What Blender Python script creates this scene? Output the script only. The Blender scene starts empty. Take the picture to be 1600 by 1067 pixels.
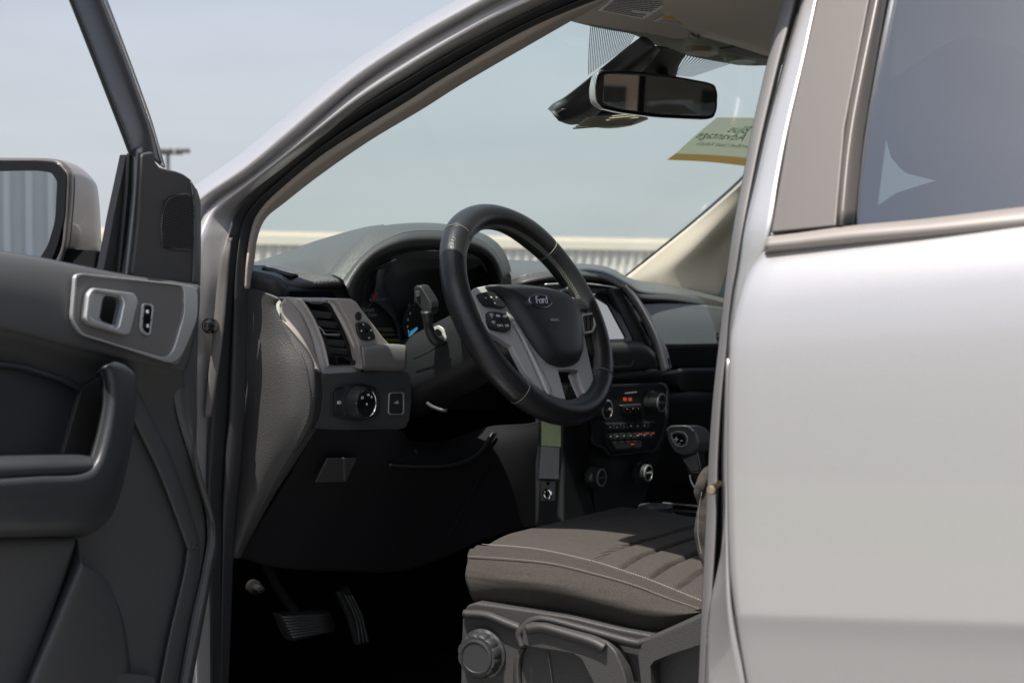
import bpy, bmesh, math, random
from mathutils import Vector, Matrix
random.seed(7)
S = bpy.context.scene
COL = S.collection
V = Vector
# ------------------------------------------------------------------ camera, sky, sun
HEAD = math.radians(55.0)                      # camera heading, turned from straight ahead towards the passenger side
PITCH = -math.atan(73.5/2222.2)
FW = V((math.cos(HEAD)*math.cos(PITCH), -math.sin(HEAD)*math.cos(PITCH), math.sin(PITCH)))
RT = V((-math.sin(HEAD), -math.cos(HEAD), 0))
UP = RT.cross(FW)
CAM = V((-1.2393, 2.2182, 1.30))
cd = bpy.data.cameras.new("camera"); cam = bpy.data.objects.new("camera", cd); COL.objects.link(cam)
cam.matrix_world = Matrix((( RT.x, UP.x, -FW.x, CAM.x), (RT.y, UP.y, -FW.y, CAM.y), (RT.z, UP.z, -FW.z, CAM.z), (0,0,0,1)))
cd.lens = 50; cd.sensor_width = 36; cd.clip_start = .05; cd.clip_end = 5000
cd.dof.use_dof = True; cd.dof.focus_distance = 2.05; cd.dof.aperture_fstop = 7.1
S.camera = cam
SUN_FROM = V((-.055, .385, .92)).normalized()
SUN_EL = math.asin(SUN_FROM.z); SUN_AZ = math.atan2(SUN_FROM.x, SUN_FROM.y)
w = bpy.data.worlds.new("World"); S.world = w; w.use_nodes = True
nt = w.node_tree; bg = nt.nodes['Background']
sk = nt.nodes.new('ShaderNodeTexSky'); sk.sky_type = 'NISHITA'; sk.sun_disc = False
sk.sun_elevation = SUN_EL; sk.sun_rotation = SUN_AZ; sk.air_density = 1.0; sk.dust_density = 2.5; sk.ozone_density = 1.0
tcw = nt.nodes.new('ShaderNodeTexCoord'); sep = nt.nodes.new('ShaderNodeSeparateXYZ'); nt.links.new(tcw.outputs['Generated'], sep.inputs[0])
hz_ = nt.nodes.new('ShaderNodeMapRange'); hz_.interpolation_type = 'SMOOTHSTEP'; hz_.inputs[1].default_value = 0; hz_.inputs[2].default_value = .75; hz_.inputs[3].default_value = .93; hz_.inputs[4].default_value = .15
nt.links.new(sep.outputs[2], hz_.inputs[0])
hm = nt.nodes.new('ShaderNodeMix'); hm.data_type = 'RGBA'; nt.links.new(hz_.outputs[0], hm.inputs[0]); nt.links.new(sk.outputs[0], hm.inputs[6]); hm.inputs[7].default_value = (2.70, 2.82, 3.02, 1)   # summer haze low over the horizon
cn = nt.nodes.new('ShaderNodeTexNoise'); cn.inputs['Scale'].default_value = 3.5; cn.inputs['Detail'].default_value = 5
cm = nt.nodes.new('ShaderNodeMapping'); cm.inputs['Scale'].default_value = (1, 1, 5); nt.links.new(tcw.outputs['Generated'], cm.inputs[0]); nt.links.new(cm.outputs[0], cn.inputs['Vector'])
cr_ = nt.nodes.new('ShaderNodeMapRange'); cr_.inputs[1].default_value = .3; cr_.inputs[2].default_value = .7; cr_.inputs[3].default_value = .95; cr_.inputs[4].default_value = 1.06; nt.links.new(cn.outputs[0], cr_.inputs[0])
cs = nt.nodes.new('ShaderNodeVectorMath'); cs.operation = 'SCALE'; nt.links.new(hm.outputs[2], cs.inputs[0]); nt.links.new(cr_.outputs[0], cs.inputs['Scale'])   # thin high cloud
nt.links.new(cs.outputs[0], bg.inputs[0]); bg.inputs[1].default_value = .13
ld = bpy.data.lights.new("sun", 'SUN'); sun = bpy.data.objects.new("sun", ld); COL.objects.link(sun)
ld.energy = 5.0; ld.angle = math.radians(.53); ld.color = (1, .94, .86)
sun.rotation_euler = SUN_FROM.to_track_quat('Z', 'Y').to_euler(); sun.location = (0, 0, 30)
S.view_settings.view_transform = 'Standard'; S.view_settings.look = 'None'
S.view_settings.exposure = 0.75; S.view_settings.gamma = 1
S.render.engine = 'CYCLES'; S.cycles.use_denoising = True

# ------------------------------------------------------------------ measuring: photo point -> point on a real plane of the truck
F_ = 2222.2
def ray(px, py): return FW + RT*((px-800)/F_) + UP*((533.5-py)/F_)
def PL(px, py, p0, n):
    r = ray(px, py); return CAM + r*((p0-CAM).dot(n)/r.dot(n))
def on(k, v, px, py):
    r = ray(px, py)
    if k in 'xyz':
        i = 'xyz'.index(k); return CAM + r*((v-CAM[i])/r[i])
    if k == 'd': return CAM + r*v
    if k == 't':                                # leaning side of the cab, v metres outboard of it
        a, b = .5, 4.0
        for _ in range(40):
            m = (a+b)/2; p = CAM + r*m
            if p.y > tumble(p.z)+v: a = m
            else: b = m
        return CAM + r*a
    if k == 'w': return PL(px, py, WC+WN*v, WN)  # steering wheel plane
    if k == 'g': return PL(px, py, DH+DN*v, DN)  # open door plane
    if k == 'u': return PL(px, py, DH+DU*v, DU)  # across the open door, v metres from the hinge
    if k == 'f':                                # windscreen
        a, b = .5, 6.0
        for _ in range(40):
            m = (a+b)/2; p = CAM + r*m
            if p.x < wsx(p.y, p.z)-v: a = m
            else: b = m
        return CAM + r*a
def tumble(z): return .905 if z < 1.36 else .905-(z-1.36)*.5
def wsx(y, z): return .16-(z-1.54)*1.72+.10*(1-(y/.7)**2)
WC = on('d', 2.2, 828, 489); WN = V((-.891, 0, .454)); WB = V((.454, 0, .891)); WA = V((0, -1, 0))
DH = V((.186, .90, 0)); OP = math.radians(75)
DU = V((-math.cos(OP), math.sin(OP), 0)); DN = V((-math.sin(OP), -math.cos(OP), 0))
def Q(k, v, pts): return [on(k, v, p[0], p[1]) for p in pts]
def M(*pts): return [on(k, v, px, py) for (px, py, k, v) in pts]
def cr(p, n, closed=False, idx=True):
    """Catmull-Rom through p, n samples"""
    m = len(p)
    if m == 2: return [p[0].lerp(p[1], i/(n-1)) for i in range(n)]
    seg = m if closed else m-1
    g = (lambda i: p[i % m]) if closed else (lambda i: p[i] if 0 <= i < m else (p[0]*2-p[1] if i < 0 else p[-1]*2-p[-2]))
    if not idx:
        L = [0]
        for i in range(seg): L.append(L[-1]+(g(i+1)-g(i)).length+1e-9)
    out = []
    for k in range(n):
        t = k/(n if closed else n-1)
        if idx: s = t*seg; i = min(int(s), seg-1); u = s-i
        else:
            d = t*L[-1]; i = 0
            while i < seg-1 and L[i+1] < d: i += 1
            u = (d-L[i])/(L[i+1]-L[i])
        a, b, c, e = g(i-1), g(i), g(i+1), g(i+2)
        out.append(.5*((2*b)+(c-a)*u+(2*a-5*b+4*c-e)*u*u+(3*b-a-3*c+e)*u**3))
    return out
def rc(p, r=.25, n=4):
    """round the corners of a closed polygon (fraction r of the shorter side)"""
    out = []; m = len(p)
    for i in range(m):
        a, b, c = p[i-1], p[i], p[(i+1) % m]
        l = min((a-b).length, (c-b).length)*min(r, .5)
        s = b+(a-b).normalized()*l; e = b+(c-b).normalized()*l
        for k in range(n+1):
            t = k/n; out.append(s*(1-t)**2+b*2*t*(1-t)+e*t*t)
    return out

# ------------------------------------------------------------------ materials
MATS = {}
def mat(name, col, rough=.5, metal=0., grain=None, gd=.0008, coat=0., coat_r=.03, var=0., spec=.5, emit=None, es=1., sheen=0., vs=6.):
    if name in MATS: return MATS[name]
    m = bpy.data.materials.new(name); m.use_nodes = True; t = m.node_tree; b = t.nodes['Principled BSDF']
    b.inputs['Base Color'].default_value = (*col, 1); b.inputs['Roughness'].default_value = rough
    b.inputs['Metallic'].default_value = metal; b.inputs['Coat Weight'].default_value = coat
    b.inputs['Coat Roughness'].default_value = coat_r; b.inputs['Specular IOR Level'].default_value = spec
    b.inputs['Sheen Weight'].default_value = sheen
    if emit: b.inputs['Emission Color'].default_value = (*emit, 1); b.inputs['Emission Strength'].default_value = es
    tc = t.nodes.new('ShaderNodeTexCoord')
    if var:
        n = t.nodes.new('ShaderNodeTexNoise'); n.inputs['Scale'].default_value = vs; n.inputs['Detail'].default_value = 6
        t.links.new(tc.outputs['Object'], n.inputs['Vector'])
        r = t.nodes.new('ShaderNodeMapRange'); r.inputs[3].default_value = 1-var; r.inputs[4].default_value = 1+var
        t.links.new(n.outputs[0], r.inputs[0])
        mx = t.nodes.new('ShaderNodeVectorMath'); mx.operation = 'SCALE'; mx.inputs[0].default_value = col
        t.links.new(r.outputs[0], mx.inputs['Scale']); t.links.new(mx.outputs[0], b.inputs['Base Color'])
        r2 = t.nodes.new('ShaderNodeMapRange'); r2.inputs[3].default_value = rough*(1-var*.6); r2.inputs[4].default_value = min(1, rough*(1+var*.6))
        t.links.new(n.outputs[0], r2.inputs[0]); t.links.new(r2.outputs[0], b.inputs['Roughness'])
    if grain:
        kind, sc, st = grain
        if kind == 'v':
            n = t.nodes.new('ShaderNodeTexVoronoi'); n.inputs['Scale'].default_value = sc; n.feature = 'SMOOTH_F1'; o = n.outputs['Distance']
        else:
            n = t.nodes.new('ShaderNodeTexNoise'); n.inputs['Scale'].default_value = sc; n.inputs['Detail'].default_value = 3; o = n.outputs[0]
        t.links.new(tc.outputs['Object'], n.inputs['Vector'])
        bp = t.nodes.new('ShaderNodeBump'); bp.inputs['Strength'].default_value = st; bp.inputs['Distance'].default_value = gd
        t.links.new(o, bp.inputs['Height']); t.links.new(bp.outputs[0], b.inputs['Normal'])
    MATS[name] = m; return m
DASH = mat('dash_charcoal', (.044,.043,.043), .55, grain=('v', 640, .6), gd=.0009, var=.12)
DASHT = mat('dash_top_grain', (.070,.073,.072), .50, grain=('v', 400, .8), gd=.0011, var=.12)
PLAS = mat('plastic_black', (.022,.023,.025), .45, grain=('n', 900, .25), var=.15)
PLASG = mat('plastic_grey_dark', (.050,.051,.053), .5, grain=('v', 700, .35), var=.12)
DOORP = mat('door_plastic', (.062,.063,.063), .50, grain=('n', 1100, .3), var=.10)
DOORU = mat('door_upper_soft', (.075,.078,.078), .47, grain=('n', 1100, .3), var=.10)
ARM = mat('armrest_vinyl', (.030,.033,.037), .40, grain=('n', 800, .25), var=.15)
SILV = mat('trim_silver', (.54,.53,.515), .42, .15, var=.06)
SILVD = mat('trim_warm_grey', (.175,.168,.163), .46, .12, var=.06)
CHR = mat('chrome', (.70,.70,.70), .12, 1., var=.1)
SATIN = mat('satin_chrome', (.62,.62,.61), .30, .7, var=.08)
LEA = mat('leather_black', (.018,.018,.020), .36, grain=('v', 520, .45), var=.25)
LEAP = mat('leather_fine', (.024,.024,.026), .33, grain=('n', 700, .25), var=.2)
RUB = mat('rubber_black', (.022,.023,.025), .55, grain=('n', 900, .2), var=.15)
RUBG = mat('rubber_grey', (.17,.165,.165), .62, grain=('n', 500, .3), var=.10)
RUBW = mat('rubber_sunlit', (.13,.122,.115), .65, grain=('n', 500, .3), var=.10)  # paler, warmer copy of the seal rubber, sunshine put into its colour
PAINT = mat('silver_paint', (.45,.44,.44), .34, .52, coat=.8, coat_r=.04, var=.05, vs=420)
BLK = mat('gloss_black', (.006,.006,.007), .12, coat=.5)
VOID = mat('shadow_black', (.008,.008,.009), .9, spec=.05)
APPL = mat('pillar_applique', (.088,.078,.073), .42, grain=('n', 1500, .3), var=.05)
MOLD = mat('belt_moulding', (.30,.27,.25), .38, .35, var=.06)
HEADL = mat('headliner_cloth', (.60,.53,.46), .9, grain=('n', 900, .5), var=.06)
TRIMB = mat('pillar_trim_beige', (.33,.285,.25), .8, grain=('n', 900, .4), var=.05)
WHT = mat('print_white', (.75,.75,.74), .6); PRK = mat('print_dark', (.03,.03,.035), .6)
YEL = mat('label_yellow', (.75,.48,.04), .6); LAB = mat('label_paper', (.85,.84,.82), .6)
ORG = mat('lamp_orange', (.4,.05,.02), .4, emit=(1,.12,.05), es=.14)
RED = mat('needle_red', (.5,.02,.03), .4)
GLOW = mat('cluster_cyan', (.02,.12,.2), .4, emit=(.1,.45,.7), es=.25)
CARP = mat('carpet_black', (.024,.024,.025), .95, spec=.1, grain=('n', 700, .8), var=.3)
THR = mat('thread_pale', (.36,.34,.31), .7); THW = mat('thread_grey', (.20,.20,.18), .7)
FRIT = mat('glass_frit', (.06,.07,.075), .5)
def fabric(name, col, scale):
    m = mat(name, col, .92, sheen=.04, spec=.15); t = m.node_tree; b = t.nodes['Principled BSDF']; tc = t.nodes['Texture Coordinate']
    n = t.nodes.new('ShaderNodeTexNoise'); n.inputs['Scale'].default_value = 420; n.inputs['Detail'].default_value = 3; n.inputs['Roughness'].default_value = .8
    w1 = t.nodes.new('ShaderNodeTexWave'); w1.inputs['Scale'].default_value = scale; w1.bands_direction = 'DIAGONAL'
    w2 = t.nodes.new('ShaderNodeTexWave'); w2.inputs['Scale'].default_value = scale; w2.bands_direction = 'X'
    for q in (n, w1, w2): t.links.new(tc.outputs['Object'], q.inputs['Vector'])
    a = t.nodes.new('ShaderNodeMath'); a.operation = 'MULTIPLY'; t.links.new(w1.outputs['Fac'], a.inputs[0]); t.links.new(w2.outputs['Fac'], a.inputs[1])
    a2 = t.nodes.new('ShaderNodeMath'); a2.operation = 'ADD'; t.links.new(a.outputs[0], a2.inputs[0]); t.links.new(n.outputs[0], a2.inputs[1])
    r = t.nodes.new('ShaderNodeMapRange'); r.inputs[1].default_value = .40; r.inputs[2].default_value = .95; r.inputs[3].default_value = .35; r.inputs[4].default_value = 1.8; t.links.new(a2.outputs[0], r.inputs[0])
    mx = t.nodes.new('ShaderNodeVectorMath'); mx.operation = 'SCALE'; mx.inputs[0].default_value = col; t.links.new(r.outputs[0], mx.inputs['Scale']); t.links.new(mx.outputs[0], b.inputs['Base Color'])
    mp = t.nodes.new('ShaderNodeMapping'); mp.inputs['Scale'].default_value = (5, 16, 34); t.links.new(tc.outputs['Object'], mp.inputs[0])
    n2 = t.nodes.new('ShaderNodeTexNoise'); n2.inputs['Scale'].default_value = 1; n2.inputs['Detail'].default_value = 2; t.links.new(mp.outputs[0], n2.inputs['Vector'])
    b0 = t.nodes.new('ShaderNodeBump'); b0.inputs['Strength'].default_value = 1; b0.inputs['Distance'].default_value = .012; t.links.new(n2.outputs[0], b0.inputs['Height'])   # soft creases
    bp = t.nodes.new('ShaderNodeBump'); bp.inputs['Strength'].default_value = .6; bp.inputs['Distance'].default_value = .0012; t.links.new(b0.outputs[0], bp.inputs['Normal'])
    t.links.new(a2.outputs[0], bp.inputs['Height']); t.links.new(bp.outputs[0], b.inputs['Normal']); return m
FAB = fabric('seat_fabric', (.040,.036,.032), 300)
FABI = fabric('seat_insert_fabric', (.050,.045,.040), 380)
def glass(name, tint, refl_tint=(1,1,1), rough=0., fac=None):
    m = bpy.data.materials.new(name); m.use_nodes = True; t = m.node_tree; t.nodes.remove(t.nodes['Principled BSDF']); o = t.nodes['Material Output']
    a = t.nodes.new('ShaderNodeBsdfTransparent'); a.inputs[0].default_value = (*tint, 1)
    g = t.nodes.new('ShaderNodeBsdfGlossy'); g.inputs['Roughness'].default_value = rough; g.inputs[0].default_value = (*refl_tint, 1)
    mx = t.nodes.new('ShaderNodeMixShader'); t.links.new(a.outputs[0], mx.inputs[1]); t.links.new(g.outputs[0], mx.inputs[2])
    if fac is None:
        f = t.nodes.new('ShaderNodeFresnel'); f.inputs[0].default_value = 1.5; t.links.new(f.outputs[0], mx.inputs[0])
    else: mx.inputs[0].default_value = fac
    t.links.new(mx.outputs[0], o.inputs[0]); return m
GLS = glass('windscreen_glass', (.835,.90,.865), fac=.03)
GLT = glass('tinted_glass', (.44,.49,.50), (.80,.84,.90), fac=.150)
GLC = glass('clear_cover', (.85,.85,.85), fac=.10)
def mirror(name, c, r=.0):
    m = mat(name, c, r, 1.); return m
MIRR = mirror('mirror_glass', (.80,.82,.83), .0); MIRD = mirror('mirror_dimmed', (.34,.33,.33), .01)
PLASTIC_CLEAR = glass('clear_sleeve', (.62,.62,.60), fac=.16, rough=.25)

# ------------------------------------------------------------------ mesh helpers
def link(name, me, m, parent, smooth=True):
    if m: me.materials.append(m)
    o = bpy.data.objects.new(name, me); COL.objects.link(o)
    if smooth: me.shade_smooth() if hasattr(me, 'shade_smooth') else [setattr(p, 'use_smooth', True) for p in me.polygons]
    if parent: o.parent = parent; o.matrix_parent_inverse = parent.matrix_world.inverted() if parent.type == 'EMPTY' else Matrix.Translation(-parent.location)
    return o
def empty(name, loc, label, cat):
    o = bpy.data.objects.new(name, None); COL.objects.link(o); o.location = loc; o.empty_display_size = .1
    o.matrix_world = Matrix.Translation(loc); o['label'] = label; o['category'] = cat; return o
def rawmesh(name, vs, fs, m, parent=None, smooth=True):
    me = bpy.data.meshes.new(name); me.from_pydata([tuple(v) for v in vs], [], fs); me.validate()
    return link(name, me, m, parent, smooth)
def bev(o, w, seg=3, ang=30):
    b = o.modifiers.new('b', 'BEVEL'); b.width = w; b.segments = seg; b.limit_method = 'ANGLE'; b.angle_limit = math.radians(ang)
    wn = o.modifiers.new('n', 'WEIGHTED_NORMAL'); wn.keep_sharp = False; return o
def loft(name, curves, m, parent=None, n=48, rows=None, closed=False, thick=0., idx=True, off=-1, flat=False, close_rows=False):
    cs = [cr(c, n, closed, idx) for c in curves]
    if rows:
        cols = [cr([c[i] for c in cs], rows, close_rows) for i in range(n)]
        cs = [[cols[i][r] for i in range(n)] for r in range(rows)]
    vs = [p for c in cs for p in c]; fs = []; R = len(cs)
    for r in range(R if close_rows else R-1):
        for i in range(n if closed else n-1):
            a = r*n+i; b = r*n+(i+1) % n; r2 = (r+1) % R
            fs.append((a, b, r2*n+(i+1) % n, r2*n+i))
    o = rawmesh(name, vs, fs, m, parent, not flat)
    if thick:
        s = o.modifiers.new('s', 'SOLIDIFY'); s.thickness = thick; s.offset = off
    return o
def plate(name, outl, m, parent=None, push=None, bevel=.0015, r=0., seg=3, rn=4):
    """solid slab: outline = the face seen, push = vector to its back"""
    p = rc(outl, r, rn) if r else list(outl); n = len(p)
    c = sum(p, V((0,0,0)))/n
    nr = V((0,0,0))
    for i in range(n): nr += (p[i]-c).cross(p[(i+1) % n]-c)
    if push is None: push = .006
    if not isinstance(push, V):
        nn = nr.normalized()
        if nn.dot(CAM-c) < 0: nn = -nn
        push = -nn*push
    vs = p+[q+push for q in p]
    f = [tuple(range(n)), tuple(range(2*n-1, n-1, -1))]+[(i, i+n, (i+1) % n+n, (i+1) % n) for i in range(n)]
    me = bpy.data.meshes.new(name); me.from_pydata([tuple(v) for v in vs], [], f)
    b = bmesh.new(); b.from_mesh(me); bmesh.ops.recalc_face_normals(b, faces=b.faces); b.to_mesh(me); b.free()
    o = link(name, me, m, parent)
    if bevel: bev(o, bevel, seg)
    else: me.shade_flat()
    return o
def ring(name, outer, inner, m, parent=None, push=.006, bevel=.001, r=0.):
    if r: outer = rc(outer, r); inner = rc(inner, r)
    n = len(outer); c = sum(outer, V((0,0,0)))/n; nr = V((0,0,0))
    for i in range(n): nr += (outer[i]-c).cross(outer[(i+1) % n]-c)
    nn = nr.normalized()
    if nn.dot(CAM-c) < 0: nn = -nn
    pv = -nn*push
    vs = outer+inner+[q+pv for q in outer]+[q+pv for q in inner]; f = []
    for i in range(n):
        j = (i+1) % n
        f += [(i, j, n+j, n+i), (2*n+i, 3*n+i, 3*n+j, 2*n+j), (i, 2*n+i, 2*n+j, j), (n+i, n+j, 3*n+j, 3*n+i)]
    me = bpy.data.meshes.new(name); me.from_pydata([tuple(v) for v in vs], [], f)
    b = bmesh.new(); b.from_mesh(me); bmesh.ops.recalc_face_normals(b, faces=b.faces); b.to_mesh(me); b.free()
    o = link(name, me, m, parent)
    if bevel: bev(o, bevel)
    return o
def dome(name, outl, m, parent, h, dirn, r=0., rings=7, edge=.004, power=.5, n=72):
    """padded/bulged plate: outline raised towards dirn by h in the middle, rolled over at the edge"""
    p = rc(outl, r) if r else outl
    p = cr(p, n, True, False) if len(p) < n else p
    c = sum(p, V((0,0,0)))/len(p); n = len(p); vs = []; fs = []
    vs += [q-dirn*edge*3 for q in p]; vs += [q-dirn*edge for q in p]
    for k in range(rings):
        t = k/rings; s = 1-t; hh = h*(1-(s)**(2/power*.5*2))**power if s < 1 else 0
        vs += [c+(q-c)*(1-t*.985 if k else .995)+dirn*hh for q in p]
    R = rings+2
    for k in range(R-1):
        for i in range(n): fs.append((k*n+i, k*n+(i+1) % n, (k+1)*n+(i+1) % n, (k+1)*n+i))
    vs.append(c+dirn*h); fs += [((R-1)*n+i, (R-1)*n+(i+1) % n, len(vs)-1) for i in range(n)]
    o = rawmesh(name, vs, fs, m, parent)
    b = bmesh.new(); b.from_mesh(o.data); bmesh.ops.recalc_face_normals(b, faces=b.faces); b.to_mesh(o.data); b.free()
    return o
def tube(name, pts, rad, m, parent=None, n=60, seg=16, closed=False, flatv=None, flat=1.):
    P = cr(pts, n, closed, False); vs = []; fs = []
    rr = (lambda t: rad) if not isinstance(rad, (list, tuple)) else (lambda t: cr([V((q,0,0)) for q in rad], 101, False)[int(t*100)].x)
    up = None
    for i in range(n):
        a = P[i-1] if (i or closed) else P[0]; b = P[(i+1) % n] if (i < n-1 or closed) else P[-1]
        t = (b-a).normalized()
        if up is None: up = flatv if flatv else (V((0,0,1)) if abs(t.z) < .9 else V((1,0,0)))
        if flatv: up = flatv
        s = t.cross(up).normalized(); u = s.cross(t).normalized(); up = u if not flatv else up
        q = rr(i/(n-1))
        for k in range(seg):
            g = 2*math.pi*k/seg; vs.append(P[i]+s*math.cos(g)*q+u*math.sin(g)*q*flat)
    for i in range(n if closed else n-1):
        for k in range(seg):
            j = (i+1) % n; fs.append((i*seg+k, i*seg+(k+1) % seg, j*seg+(k+1) % seg, j*seg+k))
    if not closed: fs += [tuple(range(seg))[::-1], tuple((n-1)*seg+k for k in range(seg))]
    return rawmesh(name, vs, fs, m, parent)
def box(name, c, sx, sy, sz, m, parent=None, bevel=.004, ax=None):
    ax = ax or (V((1,0,0)), V((0,1,0)), V((0,0,1))); c = V(c)
    vs = [c+ax[0]*a*sx/2+ax[1]*b*sy/2+ax[2]*d*sz/2 for a in (-1,1) for b in (-1,1) for d in (-1,1)]
    fs = [(0,1,3,2),(4,6,7,5),(0,4,5,1),(2,3,7,6),(0,2,6,4),(1,5,7,3)]
    o = rawmesh(name, vs, fs, m, parent)
    if bevel: bev(o, bevel)
    else: o.data.shade_flat()
    return o
def basis(axis):
    a = axis.normalized(); s = (V((0,0,1)) if abs(a.z) < .9 else V((0,1,0))).cross(a).normalized(); return a, s, a.cross(s)
def lathe(name, c, axis, prof, m, parent=None, seg=48, sx=1., sy=1., wob=None):
    """prof = (radius, height along axis)"""
    a, s, u = basis(axis); vs = []; fs = []
    for (r, h) in prof:
        for k in range(seg):
            g = 2*math.pi*k/seg; q = r*(1 if not wob else wob(g, r, h)); vs.append(V(c)+a*h+s*math.cos(g)*q*sx+u*math.sin(g)*q*sy)
    for i in range(len(prof)-1):
        for k in range(seg): fs.append((i*seg+k, i*seg+(k+1) % seg, (i+1)*seg+(k+1) % seg, (i+1)*seg+k))
    fs.append(tuple(range(seg))[::-1]); fs.append(tuple((len(prof)-1)*seg+k for k in range(seg)))
    o = rawmesh(name, vs, fs, m, parent)
    e = o.modifiers.new('e', 'EDGE_SPLIT'); e.split_angle = math.radians(40); return o
def text(name, s, c, xa, ya, size, m, parent=None, ext=.0003, shear=0., align='CENTER', space=1.):
    cu = bpy.data.curves.new(name, 'FONT'); cu.body = s; cu.size = size; cu.extrude = ext; cu.shear = shear
    cu.align_x = align; cu.align_y = 'CENTER'; cu.space_character = space; cu.resolution_u = 2
    o = bpy.data.objects.new(name, cu); COL.objects.link(o); bpy.context.view_layer.update()
    me = bpy.data.meshes.new_from_object(o.evaluated_get(bpy.context.evaluated_depsgraph_get())); bpy.data.objects.remove(o)
    xa = xa.normalized(); ya = (ya-xa*ya.dot(xa)).normalized(); za = xa.cross(ya)
    me.transform(Matrix(((xa.x,ya.x,za.x,c.x),(xa.y,ya.y,za.y,c.y),(xa.z,ya.z,za.z,c.z),(0,0,0,1))))
    me.materials.clear(); return link(name, me, m, parent, False)
def join(name, objs, m=None):
    """merge several pieces of one part into one mesh"""
    dg = bpy.context.evaluated_depsgraph_get(); bm = bmesh.new(); par = objs[0].parent; mats = []
    bpy.context.view_layer.update(); dg = bpy.context.evaluated_depsgraph_get()
    for o in objs:
        me = bpy.data.meshes.new_from_object(o.evaluated_get(dg)); k = o.data.materials[0]
        if k not in mats: mats.append(k)
        i = mats.index(k); n0 = len(bm.faces); bm.from_mesh(me); bm.faces.ensure_lookup_table()
        for f in bm.faces[n0:]: f.material_index = i
    me = bpy.data.meshes.new(name); bm.to_mesh(me); bm.free()
    for k in mats: me.materials.append(k)
    for o in objs: bpy.data.objects.remove(o)
    n = bpy.data.objects.new(name, me); COL.objects.link(n)
    if par: n.parent = par; n.matrix_parent_inverse = par.matrix_world.inverted() if par.type == 'EMPTY' else Matrix.Translation((0,0,0))
    return n

# ------------------------------------------------------------------ ground and background
def ground():
    o = rawmesh('ground', [(-2500,-2500,0),(2500,-2500,0),(2500,2500,0),(-2500,2500,0)], [(0,1,2,3)], mat('asphalt', (.15,.147,.143), .85, grain=('n', 60, .6), var=.35, vs=.9))
    o['kind'] = 'structure'
    g = rawmesh('lawn', [(-30,9,.004),(40,9,.004),(40,19,.004),(-30,19,.004)], [(0,1,2,3)], mat('lawn_green', (.07,.13,.02), .95, grain=('n', 40, 1), var=.4, vs=3)); g['kind'] = 'structure'
ground()
def warehouse(label, p0, p1, h, depth, ribs, trimc, wallc, rd=.10):
    """p0,p1 = ground ends of the wall facing the truck"""
    e = empty('warehouse', (p0+p1)/2, label, 'building')
    d = (p1-p0); L = d.length; d.normalize(); n = V((-d.y, d.x, 0))
    if n.dot(p0-CAM) < 0: n = -n
    vs = []; fs = []; k = int(L/ribs)
    prof = []
    for i in range(k):
        s = i*ribs; prof += [(s, 0), (s+ribs*.5, 0), (s+ribs*.6, ribs*rd), (s+ribs*.9, ribs*rd)]
    prof.append((L, 0))
    for (s, q) in prof: vs += [p0+d*s-n*q, p0+d*s-n*q+V((0,0,h-.5))]
    fs = [(2*i, 2*i+2, 2*i+3, 2*i+1) for i in range(len(prof)-1)]
    rawmesh('wall', vs, fs, wallc, e, False)
    box('fascia', (p0+p1)/2+V((0,0,h-.25))-n*.14, L+.6, .24, .5, trimc, e, .0, (d, n, V((0,0,1))))
    box('roof', (p0+p1)/2+n*depth/2+V((0,0,h+.12)), L+.4, depth, .3, trimc, e, .0, (d, n, V((0,0,1))))
    box('side_wall', p1+n*depth/2+V((0,0,(h-.9)/2))-d*.15, .3, depth-1, h-.9, wallc, e, .0, (d, n, V((0,0,1))))
    box('side_wall', p0+n*depth/2+V((0,0,(h-.9)/2))+d*.15, .3, depth-1, h-.9, wallc, e, .0, (d, n, V((0,0,1))))
    return e
def gp(px, dist):
    r = ray(px, 460); r = V((r.x, r.y, 0)).normalized(); return V((CAM.x, CAM.y, 0))+r*dist
WALLC = mat('siding_pale', (.60,.57,.52), .6, var=.05, vs=1); TRC = mat('fascia_tan', (.66,.60,.51), .6, var=.05, vs=1)
warehouse('long low tan and pale ribbed warehouse on the horizon, seen through the windscreen', gp(-330, 78), gp(1046, 92), 1.3+(460-377)/F_*88, 30, .62, TRC, WALLC, .22)
warehouse('tall grey ribbed metal building reflected in the door mirror', V((2, 34, 0)), V((40, 16, 0)), 9, 20, .45, WALLC, mat('siding_grey', (.70,.70,.70), .5, var=.06, vs=1), .5)
def mirror_backdrop():  # unseen building added so the rear view mirror reflects a warm tan patch
    e = empty('mirror_backdrop_building', V((-46, 0, 0)), 'tan stucco building added unseen behind the truck for a warm reflection in the rear view mirror', 'building'); c = mat('stucco_tan', (.62,.47,.32), .8, var=.08, vs=1)
    box('wall', (-47, 0, 3), 2, 44, 6, c, e, 0)
    box('roof', (-47, 0, 6.1), 3, 45, .3, TRC, e, 0)
    for k in range(12): box('window', (-45.98, -20+k*3.6, 2.9), .06, 1.1, 1.0, BLK, e, 0)
mirror_backdrop()
def lamp(px, dist, ytop, label, arms, wid):
    p = gp(px, dist); e = empty('street_lamp', p, label, 'street lamp'); h = 1.3+(460-ytop)/F_*dist; g = mat('pole_grey', (.12,.12,.12), .5, .5)
    lathe('pole', p, V((0,0,1)), [(.13,0),(.08,h-.1)], g, e, 12)
    for a in arms:
        box('lamp_head', p+RT*(a*wid)+V((0,0,h)), wid*.9, .5, .18, g, e, .03, (RT, FW.cross(RT).cross(RT)*-1 if False else V((RT.y,-RT.x,0)), V((0,0,1))))
    box('crossbar', p+V((0,0,h-.12)), wid*2.0, .12, .1, g, e, .02, (RT, V((RT.y,-RT.x,0)), V((0,0,1))))
lamp(264, 62, 243, 'grey street lamp with a flat head on a tall pole beside the open truck door', (1, -.15), .62)
#0 and lamp(562, 110, 350, 'distant blurred street lamp above the warehouse roof, seen over the dashboard', (.3,), .7)

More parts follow.
